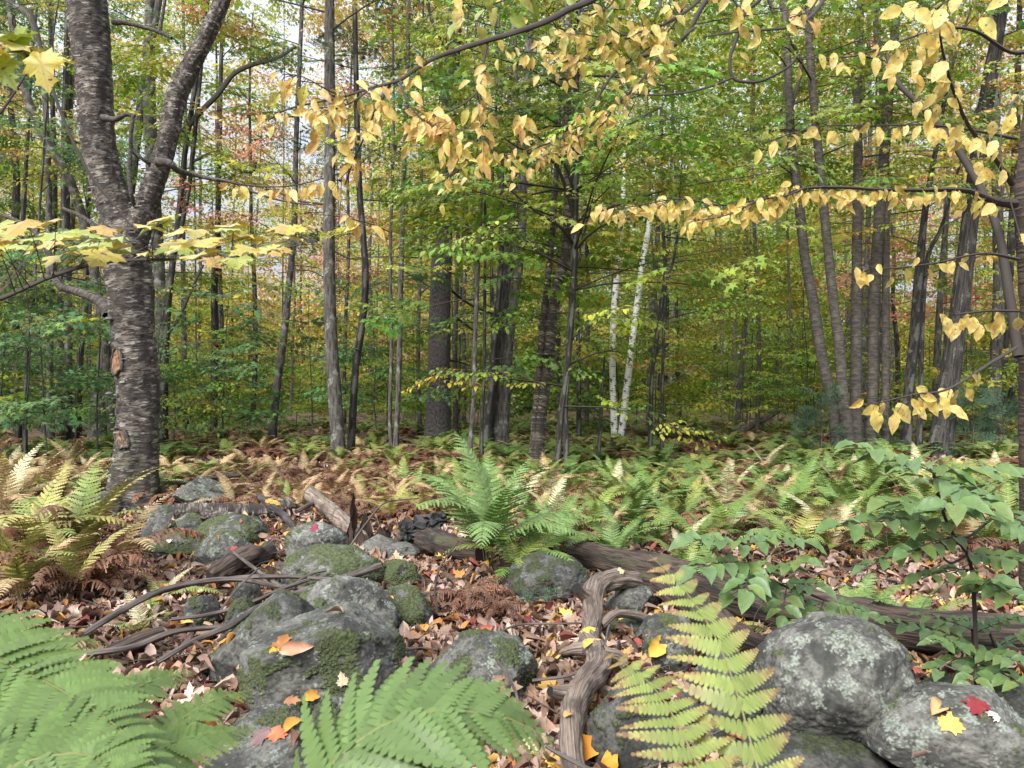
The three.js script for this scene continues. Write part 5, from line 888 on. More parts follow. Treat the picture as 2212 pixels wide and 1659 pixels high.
F('bright green fern small before the birch foot', 190, 1100, 0.55, ['green'], 7, 12);
F('tan and rust fern left behind the birch foot', 170, 1062, 0.8, ['tan', 'rust', 'tan'], 10, 13);
F('green fern drooping over the rotten log near its middle', 1590, 1330, 0.62, ['green', 'dew'], 7, 14);
F('green fern spilling over the upper rotten log', 1475, 1276, 0.5, ['green', 'lime'], 8, 71);
F('soft green fern on the right half of the rotten log', 1862, 1362, 0.5, ['green', 'dew'], 8, 72);
F('lime fern where the rotten log meets the tall sapling', 1985, 1378, 0.46, ['lime', 'green'], 8, 73);
F('brown and green fern before the middle of the rotten log', 1655, 1345, 0.4, ['rust', 'green'], 8, 74);
F('thin yellowish fern arching before the rotten log', 1690, 1372, 0.42, ['yellow', 'lime'], 7, 15, { up: 0.7 });
F('green fern arching behind the big boulder', 1820, 1385, 0.5, ['lime', 'green'], 8, 16);
F('pale cream fern arching in the right fern field', 1790, 1190, 0.72, ['pale', 'tan', 'lime'], 8, 17);
F('cream fern with a drooping edge right of the rotten log end', 1470, 1222, 0.55, ['pale', 'lime'], 7, 18, { up: 0.8 });
F('tall lime green fern in the middle right field', 1712, 1130, 0.85, ['lime', 'green'], 8, 19);
F('broad dark green fern left in the right field by the log', 1330, 1215, 0.7, ['dew', 'green'], 9, 20, { up: 0.8 });
// ferns of the clearing, nearest ones singly
{
  const r = rngOf(515), done = [];
  const zone = (label, group, count, x0, x1, y0, y1, size, kinds, n, seed) => {
    let k = 0, tries = 0;
    while (k < count && tries++ < count * 30) {
      const u = span(r, x0, x1), y = mix(y0, y1, Math.pow(r(), 0.9)), [x, z] = at0(u, y);
      if (onRock(x, z, 1.0) || done.some(([a, b]) => Math.hypot(a - x, b - z) < 0.26)) continue;
      done.push([x, z]); fern(`${y > 1115 ? 'nearer ' : 'farther '}${label}, ${y > 1140 && u > 1400 ? 'above the rotten log' : between(u)}`, x, z, size * span(r, 0.75, 1.2), pick(r, kinds), n, seed + k, { spin: r() * 6, up: span(r, 0.75, 1.05) }, group); k++;
    }
  };
  zone('green fern of the clearing', 'green ferns of the clearing', 80, 1130, 2260, 1050, 1205, 0.7, [['green', 'lime'], ['green', 'green', 'lime'], ['dew', 'green'], ['lime', 'yellow', 'green'], ['green', 'lime', 'rust']], 8, 2000);
  zone('withered brown fern of the clearing', 'withered ferns of the clearing', 46, 1120, 2260, 1030, 1200, 0.62, [['rust', 'brown', 'tan'], ['brown', 'tan', 'lime'], ['rust', 'pale', 'brown']], 9, 2200);
  zone('withered rusty fern beyond the rocks', 'withered ferns beyond the rocks', 80, 440, 1010, 1034, 1104, 0.55, [['rust', 'brown'], ['brown', 'brown', 'tan'], ['rust', 'tan'], ['brown', 'rust', 'lime']], 10, 2400);
  zone('dead brown fern by the stump', 'dead brown ferns by the stump', 9, 745, 960, 1105, 1132, 0.5, [['brown'], ['brown', 'rust', 'yellow']], 14, 2500);
  zone('tan and rust fern of the left brake', 'tan ferns left of the birch', 14, -80, 215, 1010, 1085, 0.7, [['tan', 'rust'], ['tan', 'pale', 'yellow'], ['brown', 'tan']], 9, 2600);
}
// the fern carpet farther off
{
  const r = rngOf(616), sets = { green: ['green', 1], lime: ['lime', 2], tan: ['tan', 1], rust: ['rust', 0], yellow: ['yellow', 2] }, low = {}, lists = {};
  for (const k in sets) { low[k] = archFrond(sets[k][0], 900 + k.length * 7, { a0: 1.3, a1: k === 'rust' ? -1.3 : -0.3, W: 0.19, n: 20, detail: 0.5, curl: k === 'rust' ? 0.3 : 0 }); lists[k] = []; }
  for (let k = 0; k < 3600; k++) {
    const d = mix(8.4, 25, Math.pow(r(), 0.85)), u = span(r, -200, 2400), p = at(u, MIDY, d), x = p.x, z = p.z;
    const dry = n3(x * 0.35, 7, z * 0.35) + (u < 930 && d < 13 ? 0.75 : u < 900 ? 0.3 : u > 1650 && d < 11 ? -0.2 : 0) + (d > 11 ? 0.05 : 0), den = n3(x * 0.3, 17, z * 0.3);
    if (den < -0.25 || (u < 560 && d > 13 && r() < 0.6)) continue;
    const t = r(), kind = dry > 0.12 ? (t < 0.68 ? 'rust' : t < 0.83 ? 'tan' : 'lime') : (t < 0.45 ? 'green' : t < 0.8 ? 'lime' : t < 0.88 ? 'yellow' : t < 0.94 ? 'tan' : 'rust'), n = 6 + Math.floor(r() * 3), s = span(r, 0.38, 0.68), y = groundY(x, z) - 0.02;
    for (let j = 0; j < n; j++) { const q = new THREE.Quaternion().setFromEuler(new THREE.Euler(0, j / n * 6.283 + r(), span(r, -0.15, 0.2), 'YXZ')), sc = s * span(r, 0.75, 1.15), v = span(r, 0.75, 1.2); lists[kind].push([new THREE.Matrix4().compose(V(x, y, z), q, V(sc, sc, sc)), [v, v, v]]); }
  }
  const root = thing('fern_carpet', 'carpet of green, tan and rusty ferns reaching back under the trees', 'ferns'); root.userData.kind = 'stuff';
  for (const k in lists) instanced('fronds', low[k], M.fern, lists[k], root);
}
// foreground fronds, close to the lens
function nearFern(label, specs) {
  const f0 = specs[0].pts[0], foot = at(f0[0], f0[1], f0[2]), f = thing('fern', label, 'fern', V(foot.x, groundY(foot.x, foot.z) - 0.05, foot.z));
  specs.forEach((s, k) => {
    const P = s.pts.map(([x, y, d]) => at(x, y, d)); if (s.root !== false) { const a = P[0].clone(), b = V(f.position.x, f.position.y, f.position.z); P.unshift(b, a.clone().lerp(b, 0.45).add(V(0, 0.03, 0))); }
    P.forEach((p) => p.sub(f.position));
    const total = new THREE.CatmullRomCurve3(P, false, 'centripetal').getLength(), head = new THREE.CatmullRomCurve3(P.slice(s.root !== false ? 2 : 0), false, 'centripetal').getLength();
    const m = frond(new MB(), P, s.nrm ?? V(0, 0.85, 0.5), { detail: 2, fat: 0.9, seed: 70 + k, stipe: 1 - head / total * (s.cover ?? 1), stemR: 0.0032, ...s });
    put('frond', m.geo(), M.fern, f);
  });
}
const nearGreen = (t, s, r) => shade([0.125, 0.2, 0.048], r, 0.16), nearTip = (t, s, r) => shade(mix3([0.13, 0.205, 0.05], [0.26, 0.29, 0.08], sst(s, 0.6, 1) * sst(t, 0.3, 0.9)), r, 0.1);
nearFern('big bright green fern filling the lower left corner', [
  { pts: [[-160, 1390, 1.6], [40, 1445, 1.5], [174, 1515, 1.4], [279, 1590, 1.3], [380, 1700, 1.22]], W: 0.2, n: 25, color: nearGreen, nrm: V(0.1, 0.9, 0.42), cover: 1.1 },
  { pts: [[20, 1780, 1.25], [160, 1690, 1.3], [290, 1628, 1.36], [420, 1592, 1.44], [556, 1572, 1.55]], W: 0.15, n: 27, color: nearTip, nrm: V(0, 0.9, 0.45) },
  { pts: [[150, 1730, 1.4], [150, 1640, 1.5], [130, 1540, 1.62], [112, 1445, 1.75], [92, 1362, 1.86]], W: 0.2, n: 25, color: nearTip, nrm: V(0, 0.55, 0.85) },
  { pts: [[-100, 1740, 1.2], [40, 1650, 1.26], [168, 1627, 1.28], [255, 1668, 1.22], [330, 1730, 1.2]], W: 0.19, n: 22, color: nearGreen, nrm: V(0, 0.85, 0.5), cover: 1.1 },
  { pts: [[240, 1740, 1.35], [330, 1610, 1.5], [410, 1540, 1.62], [480, 1505, 1.7], [548, 1490, 1.8]], W: 0.12, n: 24, color: nearTip, nrm: V(0.1, 0.85, 0.5) },
  { pts: [[-140, 1500, 1.6], [-20, 1440, 1.75], [60, 1400, 1.85], [140, 1380, 1.95], [235, 1392, 2.05]], W: 0.13, n: 24, color: nearTip, nrm: V(0, 0.8, 0.6) },
  { pts: [[-180, 1560, 1.35], [-40, 1560, 1.38], [90, 1580, 1.4], [200, 1610, 1.42], [330, 1660, 1.42]], W: 0.19, n: 24, color: nearGreen, nrm: V(0.1, 0.85, 0.5), cover: 1.1 },
  { pts: [[60, 1720, 1.6], [150, 1600, 1.7], [240, 1520, 1.78], [330, 1470, 1.86], [415, 1450, 1.95]], W: 0.15, n: 26, color: nearTip, nrm: V(0, 0.8, 0.6) },
]);
nearFern('broad green fern frond pointing right at the bottom centre', [
  { pts: [[690, 1700, 1.12], [760, 1610, 1.14], [880, 1545, 1.16], [1000, 1535, 1.18], [1100, 1552, 1.2], [1196, 1600, 1.22]], W: 0.185, n: 19, color: (t, s, r) => shade(mix3([0.125, 0.2, 0.055], [0.3, 0.32, 0.09], sst(t, 0.55, 1) * sst(s, 0.5, 1)), r, 0.1), nrm: V(0, 0.9, 0.44), sweep: 0.4, fat: 0.95, lobes: 11 },
  { pts: [[650, 1780, 1.1], [740, 1680, 1.12], [830, 1620, 1.15], [930, 1600, 1.2], [1040, 1610, 1.22]], W: 0.15, n: 18, color: nearGreen, nrm: V(0, 0.92, 0.4), sweep: 0.4, fat: 0.95, lobes: 11 },
]);
const autumn = (t, s, r) => { const k = sst(s + span(r, -0.3, 0.3), 0.68, 0.98) + sst(t + span(r, -0.1, 0.1), 0.8, 0.95); return shade(mix3(mix3([0.23, 0.29, 0.065], [0.40, 0.37, 0.11], sst(s, 0.2, 0.9)), [0.26, 0.135, 0.065], Math.min(1, k)), r, 0.16); };
nearFern('tall yellow green autumn fern with browned tips, right of centre', [
  { pts: [[1655, 1720, 1.25], [1635, 1656, 1.28], [1602, 1532, 1.35], [1568, 1429, 1.43], [1528, 1345, 1.51], [1465, 1258, 1.62], [1403, 1199, 1.72]], W: 0.108, n: 14, color: autumn, nrm: V(0.1, 0.55, 0.85), sweep: 0.3, fat: 0.44, lobes: 12, droop: 0.3, shape: (t) => Math.min(1, 1.28 * Math.pow(1 - t, 0.62)) },
  { pts: [[1540, 1730, 1.2], [1506, 1653, 1.25], [1456, 1550, 1.33], [1416, 1491, 1.4], [1372, 1448, 1.46], [1308, 1410, 1.53]], W: 0.1, n: 12, color: autumn, nrm: V(0.05, 0.7, 0.7), sweep: 0.15, fat: 0.44, lobes: 12, droop: 0.25, shape: (t) => Math.min(1, 1.25 * Math.pow(1 - t, 0.65)) },
]);
// ------------------------------------------------------------------ leafy branches hanging near the lens
const LEAFSETS = {};
function leafSet(name, kind, cols, o = {}) { LEAFSETS[name] = cols.map((c, k) => leafGeo(kind, c, { n: 7, seed: k * 2.7 + name.length, stem: 0.14, ...o })); }
leafSet('gold', 'ovate', [[0.82, 0.68, 0.2], [0.86, 0.74, 0.24], [0.8, 0.62, 0.17], [0.86, 0.76, 0.3], [0.7, 0.68, 0.16], [0.82, 0.66, 0.22]], { n: 9, w: 0.235, rim: [0.8, 0.6, 0.17] });
leafSet('goldRound', 'ovate', [[0.84, 0.7, 0.2], [0.86, 0.74, 0.26], [0.82, 0.65, 0.18], [0.84, 0.7, 0.24]], { n: 9, w: 0.285, fold: 0.06 });
leafSet('goldSmall', 'ovate', [[0.8, 0.68, 0.18], [0.82, 0.65, 0.22], [0.68, 0.66, 0.14], [0.82, 0.64, 0.26]], { n: 4, w: 0.23 });
leafSet('peach', 'ovate', [[0.8, 0.6, 0.21], [0.78, 0.52, 0.19], [0.82, 0.63, 0.19], [0.8, 0.6, 0.26]], { w: 0.22, rim: [0.72, 0.45, 0.15] });
leafSet('limeLeaf', 'ovate', [[0.36, 0.42, 0.07], [0.3, 0.4, 0.06], [0.44, 0.44, 0.09]], { w: 0.24 });
leafSet('greenLeaf', 'ovate', [[0.15, 0.25, 0.08], [0.125, 0.225, 0.07], [0.18, 0.27, 0.075], [0.155, 0.26, 0.1]].map((c) => c.map((v) => v * 1.3)), { n: 9, peak: 0.45, base: 0.85, w: 0.265, fold: 0.18, curl: 0.22 });
leafSet('mapleGold', 'maple', [[0.56, 0.47, 0.07], [0.6, 0.5, 0.08], [0.38, 0.44, 0.06], [0.56, 0.36, 0.07], [0.29, 0.38, 0.05], [0.5, 0.42, 0.07]], {});
function leafOn(parent, origin, set, r, p, dir, nrm, size) {
  const y = dir.clone().normalize(), x = V().crossVectors(y, nrm).normalize(), z = V().crossVectors(x, y), m = new THREE.Mesh(pick(r, LEAFSETS[set]), pick(r, set === 'greenLeaf' ? M.greens : M.skins));
  m.name = 'leaf'; m.castShadow = m.receiveShadow = true;
  m.quaternion.setFromRotationMatrix(new THREE.Matrix4().makeBasis(x, y, z)); m.scale.setScalar(size); m.position.copy(p).sub(origin); parent.add(m);
}
// path: [x, y, width, distance]; leaves hang along it and along short side twigs
function leafyBranch(root, origin, path, o, r) {
  const P0 = path.map(([x, y, , d]) => at(x, y, d)), mb = new MB(), [P, Rr] = smoothPath(P0, path.map(([, , w, d]) => wide(w, d) / 2), path.length * 6);
  tube(mb, P, Rr, 7, { reps: 1, rough: (t, a, l) => 0.1 * n3(a, l * 10, path[0][0]) });
  const c = new THREE.CatmullRomCurve3(P0, false, 'centripetal'), holder = put('branch', undefined, M.twig, root);
  const put1 = (p, side, t) => {
    const big = o.size * span(r, 0.72, 1.18), set = pick(r, o.sets), down = o.hang ?? 0.75;
    const dir = V(span(r, -0.7, 0.7) + side * 0.35, -down + span(r, -0.35, 0.45), span(r, -0.3, 0.35)), face = V(span(r, -0.9, 0.9), span(r, -0.2, 0.7), 1).normalize();
    leafOn(holder, origin, set, r, p.clone().addScaledVector(dir.clone().normalize(), big * 0.13), dir, face, big);
  };
  for (let k = 0; k < o.n; k++) {
    const t = mix(o.t0 ?? 0, o.t1 ?? 1, (k + r() * 0.8) / o.n), p = c.getPoint(t), side = k % 2 ? 1 : -1, tg = c.getTangent(t);
    const L = span(r, o.twig?.[0] ?? 0.02, o.twig?.[1] ?? 0.12), td = V(tg.x * 0.6 + span(r, -0.4, 0.4), span(r, -0.7, 0.25) + (o.lift ?? 0), span(r, -0.7, 0.7)).normalize(), e = p.clone().addScaledVector(td, L);
    tube(mb, [p, p.clone().lerp(e, 0.5).add(V(0, 0.006, 0)), e], [0.002, 0.0015, 0.001], 3, { reps: 1 });
    const m = o.cluster ?? 1; for (let j = 0; j < m; j++) put1(p.clone().lerp(e, m > 1 ? mix(0.4, 1, j / (m - 1)) : 1), side, t);
  }
  for (const [x, y, d, size] of o.single ?? []) { const p = at(x, y, d); leafOn(holder, origin, pick(r, o.sets), r, p, V(span(r, -0.35, 0.35), -1, 0.1), V(span(r, -0.5, 0.5), 0.2, 1), wide(size, d)); }
  holder.geometry = mb.geo(origin);
  return holder;
}
// the trunk at the right edge with its gold-leaved branches
{
  const d = 4.7, foot = at(2230, 1320, d); foot.y = groundY(foot.x, foot.z); const root = thing('young_birch', 'dark reddish trunk at the right edge bearing gold leaved branches', 'tree', foot), r = rngOf(88), mb = new MB();
  const path = [[2226, 1330, 80], [2220, 1200, 64], [2216, 1000, 58], [2213, 800, 56], [2216, 640, 58], [2208, 500, 62], [2206, 420, 62], [2214, 300, 52], [2222, 150, 46], [2230, -60, 40], [2250, -500, 26]];
  const [P, Rr] = smoothPath(path.map(([x, y]) => at(x + 20, y, d)), path.map(([, , w]) => wide(w, d) / 2), 90);
  tube(mb, P, Rr, 20, { rough: (t, a, l) => 0.06 * n3(Math.cos(a) * 2, l * 20, Math.sin(a) * 2) + 0.06 * n3(Math.cos(a), l * 2, Math.sin(a)), color: () => [0.8, 0.66, 0.6], reps: 1 }); put('trunk', mb.geo(foot), M.birchDark, root);
  const sets = ['gold', 'gold', 'goldRound'], B = (p, o) => leafyBranch(root, foot, p, { sets, size: 0.085, ...o }, r);
  B([[2190, 440, 22, 4.65], [2150, 435, 16, 4.55], [2090, 412, 12, 4.5], [1990, 411, 9, 4.4], [1900, 410, 8, 4.3], [1820, 405, 7, 4.2], [1735, 408, 6, 4.1], [1680, 424, 5, 4.05], [1620, 435, 4, 4.0], [1560, 444, 3, 4.0], [1474, 430, 3, 4.0], [1400, 440, 2, 4.05], [1290, 462, 2, 4.1]], { n: 165, t0: 0.08, size: 0.077, twig: [0.01, 0.13], cluster: 1, sets: ['gold', 'goldRound', 'gold', 'goldSmall'] });
  B([[1735, 408, 5, 4.1], [1690, 425, 4, 4.0], [1640, 432, 4, 3.95], [1580, 462, 3, 3.9], [1500, 478, 2, 3.9]], { n: 50, size: 0.072, twig: [0.01, 0.12], sets: ['gold', 'goldRound', 'limeLeaf', 'gold'] });
  B([[2186, 398, 12, 4.5], [2150, 345, 9, 4.2], [2100, 285, 8, 3.9], [2068, 220, 7, 3.6], [2045, 150, 6, 3.4], [2032, 90, 5, 3.3], [2026, 30, 4, 3.2]], { n: 42, t0: 0.12, size: 0.094, twig: [0.02, 0.16], sets: ['goldRound', 'gold'] });
  B([[2230, 110, 12, 4.3], [2180, 112, 8, 4.2], [2108, 68, 7, 4.1], [2058, 60, 6, 4.05], [1990, 74, 5, 4.0], [1900, 105, 4, 3.9], [1840, 122, 4, 3.9], [1730, 128, 3, 3.9]], { n: 12, t0: 0.35, size: 0.075, twig: [0.02, 0.1], sets: ['gold'], single: [[1800, 115, 3.8, 40], [1770, 118, 3.8, 36], [1890, 125, 3.7, 44], [1922, 155, 3.6, 46]] });
  B([[2195, 300, 7, 4.3], [2090, 280, 5, 4.1], [2000, 270, 4, 4.0], [1880, 272, 3, 3.9], [1760, 275, 2, 3.8], [1640, 312, 2, 3.8]], { n: 30, t0: 0.1, size: 0.083, twig: [0.01, 0.06], sets: ['goldRound', 'gold'] });
  B([[2196, 750, 8, 4.2], [2130, 790, 7, 3.8], [2075, 826, 6, 3.5], [2030, 846, 5, 3.3], [1975, 852, 4, 3.2], [1900, 870, 3, 3.1]], { n: 26, t0: 0.25, size: 0.086, twig: [0.02, 0.1], sets: ['goldRound', 'gold'], hang: 0.6 });
  B([[2200, 672, 6, 4.2], [2130, 672, 5, 4.0], [2060, 680, 4, 3.9]], { n: 16, size: 0.095, twig: [0.02, 0.1], sets: ['goldRound', 'gold'] });
  B([[2200, 560, 8, 4.4], [2120, 548, 5, 4.2], [2010, 570, 4, 4.1], [1900, 580, 3, 4.0], [1855, 572, 2, 4.0]], { n: 16, t0: 0.15, size: 0.084, twig: [0.02, 0.08], sets: ['goldRound', 'gold'] });
  B([[2200, 770, 22, 4.5], [2180, 640, 20, 4.6], [2150, 480, 17, 4.8], [2080, 340, 15, 5.0], [2010, 250, 13, 5.1], [1940, 180, 11, 5.2], [1915, 120, 9, 5.3]], { n: 3, t0: 0.3, size: 0.08, sets: ['gold'] });
  B([[2205, 200, 6, 4.2], [2180, 240, 4, 3.9], [2160, 330, 3, 3.7], [2205, 520, 3, 3.6]], { n: 10, size: 0.09, sets: ['goldRound'] });
}
function branchThing(label, path, o, seed, more = []) {
  const p = path[0], origin = at(p[0], p[1], p[3]), root = thing('leafy_branch', label, 'branch', origin), r = rngOf(seed);
  leafyBranch(root, origin, path, o, r); for (const [q, oo] of more) leafyBranch(root, origin, q, { ...o, ...oo }, r);
}
branchThing('long dark bough crossing the upper middle with hanging gold leaves', [[1340, -40, 17, 3.3], [1277, 0, 15, 3.25], [1230, 20, 14, 3.2], [1171, 50, 13, 3.1], [1104, 73, 12, 3.05], [1057, 87, 11, 3.0], [991, 107, 10, 2.95], [937, 127, 9, 2.9], [897, 150, 9, 2.88], [864, 173, 8, 2.85], [804, 190, 6, 2.85], [737, 210, 5, 2.9], [616, 238, 4, 3.0], [580, 260, 3, 3.05]], { n: 26, t0: 0.5, t1: 0.98, sets: ['gold', 'peach', 'gold'], size: 0.063, twig: [0.03, 0.12], hang: 0.7 }, 201, [
  [[[843, 183, 6, 2.86], [815, 230, 5, 2.85], [790, 290, 4, 2.85], [765, 345, 3, 2.9], [745, 400, 3, 2.95]], { n: 16, t0: 0.02, t1: 0.85, size: 0.063, cluster: 2, twig: [0.03, 0.16] }],
  [[[1055, 88, 6, 3.0], [1042, 150, 5, 2.98], [1036, 210, 4, 2.96], [1040, 260, 3, 2.95], [1046, 315, 2, 2.95]], { n: 14, t0: 0.2, cluster: 2, twig: [0.03, 0.16], size: 0.067 }],
  [[[1036, 195, 4, 2.97], [1000, 225, 4, 2.9], [955, 245, 3, 2.85], [905, 250, 2, 2.8]], { n: 14, cluster: 2, twig: [0.03, 0.14], size: 0.063 }],
  [[[864, 173, 5, 2.85], [880, 220, 4, 2.8], [915, 262, 3, 2.78], [960, 300, 2, 2.78]], { n: 15, cluster: 2, twig: [0.03, 0.16], size: 0.063 }],
  [[[800, 191, 5, 2.86], [770, 215, 4, 2.84], [735, 232, 3, 2.8], [700, 240, 2, 2.8]], { n: 13, cluster: 2, twig: [0.03, 0.12], size: 0.064 }],
  [[[737, 210, 3, 2.9], [700, 190, 3, 2.85], [650, 165, 2, 2.8], [610, 160, 2, 2.8]], { n: 9, twig: [0.02, 0.08], size: 0.07 }],
  [[[1080, 200, 3, 2.95], [1110, 230, 3, 2.95], [1125, 255, 2, 2.95]], { n: 6, twig: [0.02, 0.06], size: 0.075 }],
]);
branchThing('drooping twig of small golden leaves before the central sapling tree', [[1500, 60, 7, 5.2], [1430, 120, 6, 5.1], [1370, 190, 5, 5.0], [1290, 260, 5, 4.95], [1210, 300, 4, 4.9], [1120, 330, 4, 4.9], [1040, 345, 3, 4.9], [960, 385, 2, 4.9]], { n: 72, t0: 0.12, sets: ['goldSmall', 'goldSmall', 'peach', 'limeLeaf'], size: 0.075, twig: [0.04, 0.28], cluster: 2, hang: 0.6 }, 202, [[[[1330, 225, 3, 5], [1300, 270, 3, 4.95], [1240, 305, 3, 4.9], [1160, 345, 2, 4.85]], { n: 30 }]]);
branchThing('spray of gold and lime leaves hanging from the top, middle right', [[1560, -60, 10, 3.9], [1500, 10, 8, 3.8], [1440, 50, 6, 3.75], [1380, 70, 5, 3.7], [1300, 80, 3, 3.7], [1200, 60, 2, 3.7]], { n: 38, sets: ['gold', 'limeLeaf', 'goldRound', 'gold'], size: 0.074, twig: [0.05, 0.25], cluster: 2, lift: 0.2 }, 203, [[[[1480, 10, 5, 3.8], [1450, 60, 4, 3.8], [1400, 105, 3, 3.8], [1350, 140, 2, 3.8]], { n: 20 }], [[[1330, -30, 5, 3.6], [1320, 10, 4, 3.6], [1270, 35, 3, 3.6]], { n: 12, sets: ['limeLeaf', 'gold'] }], [[[1560, -30, 5, 3.4], [1590, 10, 4, 3.4], [1600, 30, 3, 3.4]], { n: 6, sets: ['gold'] }], [[[1290, 130, 4, 4.6], [1230, 120, 3, 4.6], [1100, 110, 2, 4.6]], { n: 22, sets: ['goldSmall', 'gold'], size: 0.075 }]]);
branchThing('lime green leaves on a twig at the top, left of centre', [[1180, -40, 5, 3.2], [1120, -10, 4, 3.15], [1060, 10, 3, 3.1], [1010, 20, 2, 3.1]], { n: 14, sets: ['limeLeaf', 'limeLeaf', 'gold'], size: 0.09, twig: [0.03, 0.12] }, 204);
branchThing('gold leaves dangling from the top edge, right', [[1780, -40, 5, 3.1], [1765, 0, 4, 3.1], [1745, 25, 3, 3.1], [1700, 40, 2, 3.1]], { n: 8, sets: ['gold', 'peach'], size: 0.09, twig: [0.03, 0.12] }, 205);
branchThing('gold leaves at the upper right corner', [[2080, -50, 5, 3.0], [2060, -10, 4, 3.0], [2020, 20, 3, 3.0]], { n: 14, sets: ['gold', 'goldRound'], size: 0.095, twig: [0.05, 0.2] }, 206);
branchThing('curving dark bough without leaves, upper right', [[1790, -20, 10, 6.2], [1760, 27, 9, 6.1], [1720, 55, 8, 6], [1675, 63, 6, 6], [1600, 68, 5, 6], [1520, 80, 3, 6]], { n: 3, sets: ['limeLeaf'], size: 0.06 }, 207);
branchThing('grey crooked bough with a hook bend, right of centre top', [[1660, -30, 9, 6.3], [1641, 0, 8, 6.3], [1608, 30, 8, 6.3], [1591, 83, 8, 6.3], [1576, 133, 7, 6.3], [1585, 170, 7, 6.3], [1618, 178, 7, 6.3], [1651, 173, 6, 6.3], [1708, 140, 5, 6.3], [1722, 120, 4, 6.3]], { n: 2, sets: ['limeLeaf'], size: 0.06 }, 208, [[[[1582, 168, 6, 6.3], [1540, 185, 5, 6.3], [1474, 201, 5, 6.3], [1400, 205, 4, 6.3], [1320, 195, 3, 6.3], [1240, 175, 2, 6.3]], { n: 2 }]]);
branchThing('smooth dark bough sweeping down left, upper middle right', [[1560, -40, 12, 5.4], [1520, 10, 11, 5.4], [1474, 85, 10, 5.4], [1420, 112, 9, 5.4], [1370, 127, 8, 5.4], [1325, 160, 7, 5.4], [1290, 213, 5, 5.4], [1250, 262, 4, 5.4]], { n: 14, t0: 0.5, sets: ['limeLeaf', 'goldSmall'], size: 0.07 }, 209);
branchThing('gold leaves on a bare twig from the birch fork, left of the grey trunk', [[470, 388, 4, 5.0], [520, 398, 4, 5.0], [580, 404, 3, 4.9], [640, 400, 3, 4.8], [700, 385, 2, 4.7]], { n: 20, t0: 0.08, sets: ['peach', 'gold'], size: 0.098, twig: [0.01, 0.06] }, 210, [[[[735, 440, 2, 4.4], [760, 470, 2, 4.4], [800, 490, 2, 4.4]], { n: 6 }]]);
// maple twigs close to the lens at left
function mapleBranch(label, path, o, seed) {
  const p0 = path[0], origin = at(p0[0], p0[1], p0[3]), root = thing('maple_branch', label, 'branch', origin), r = rngOf(seed), P0 = path.map(([x, y, , d]) => at(x, y, d)), mb = new MB(), [P, Rr] = smoothPath(P0, path.map(([, , w, d]) => wide(w, d) / 2), 40), c = new THREE.CatmullRomCurve3(P0, false, 'centripetal'); tube(mb, P, Rr, 7, { reps: 1 });
  const holder = put('branch', undefined, M.twig, root);
  for (const [x, y, d, size, flat] of o.leaves) {
    const p = at(x, y, d), t = Math.min(1, Math.max(0, (p.x - P0[0].x) / (P0[P0.length - 1].x - P0[0].x))), q = c.getPoint(t); tube(mb, [q, q.clone().lerp(p, 0.5).add(V(0, 0.01, 0)), p], [0.002, 0.0014, 0.001], 3, { reps: 1 });
    const a = span(r, -0.9, 0.9), dir = V(Math.sin(a) * 0.9, flat ? span(r, -0.5, 0.02) : -1, flat ? 0.75 : 0.15), nrm = flat ? V(span(r, -0.35, 0.35), 1, span(r, 0.2, 0.75)) : V(span(r, -0.3, 0.3), 0.2, 1);
    leafOn(holder, origin, o.set ?? 'mapleGold', r, p, dir, nrm, wide(size, d));
  }
  holder.geometry = mb.geo(origin);
}
{
  const r = rngOf(303), L = [];
  for (let k = 0; k < 56; k++) { const x = span(r, -40, 660), e = 1 - Math.abs(x - 250) / 460; L.push([x, 518 + span(r, -58, 50) * (0.5 + 0.5 * e) - (x > 560 ? 0 : 0), span(r, 1.9, 2.7), span(r, 58, 98) * (x > 540 ? 0.75 : 1), true]); }
  mapleBranch('layered yellow, orange and green maple leaves across the large birch trunk', [[-80, 668, 11, 2.2], [0, 646, 10, 2.25], [117, 596, 9, 2.3], [217, 568, 8, 2.35], [367, 560, 6, 2.4], [520, 553, 4, 2.45], [690, 520, 2, 2.5]], { leaves: L }, 304);
}
mapleBranch('large yellow maple leaves hanging at the upper left edge', [[-60, 40, 6, 2.1], [0, 70, 5, 2.1], [70, 130, 3, 2.1], [130, 190, 2, 2.1]], { leaves: [[35, 78, 2.1, 92, true], [15, 112, 2.0, 80, true], [60, 98, 2.1, 100, true], [85, 112, 2.0, 96, false], [118, 122, 2.1, 86, true], [28, 70, 2.1, 85, false], [-5, 128, 2.0, 80, false], [95, 140, 2.1, 70, true]] }, 305);
mapleBranch('thin bare twig running down across the birch stem, upper left', [[66, 20, 8, 4], [88, 100, 7, 4], [120, 210, 7, 4], [160, 310, 6, 4], [200, 385, 6, 4], [245, 440, 5, 4], [285, 490, 4, 4]], { leaves: [] }, 306);
mapleBranch('second bare twig slanting up right at the left edge', [[-30, 272, 6, 3], [0, 245, 6, 3], [35, 195, 5, 3], [68, 142, 4, 3]], { leaves: [] }, 307);

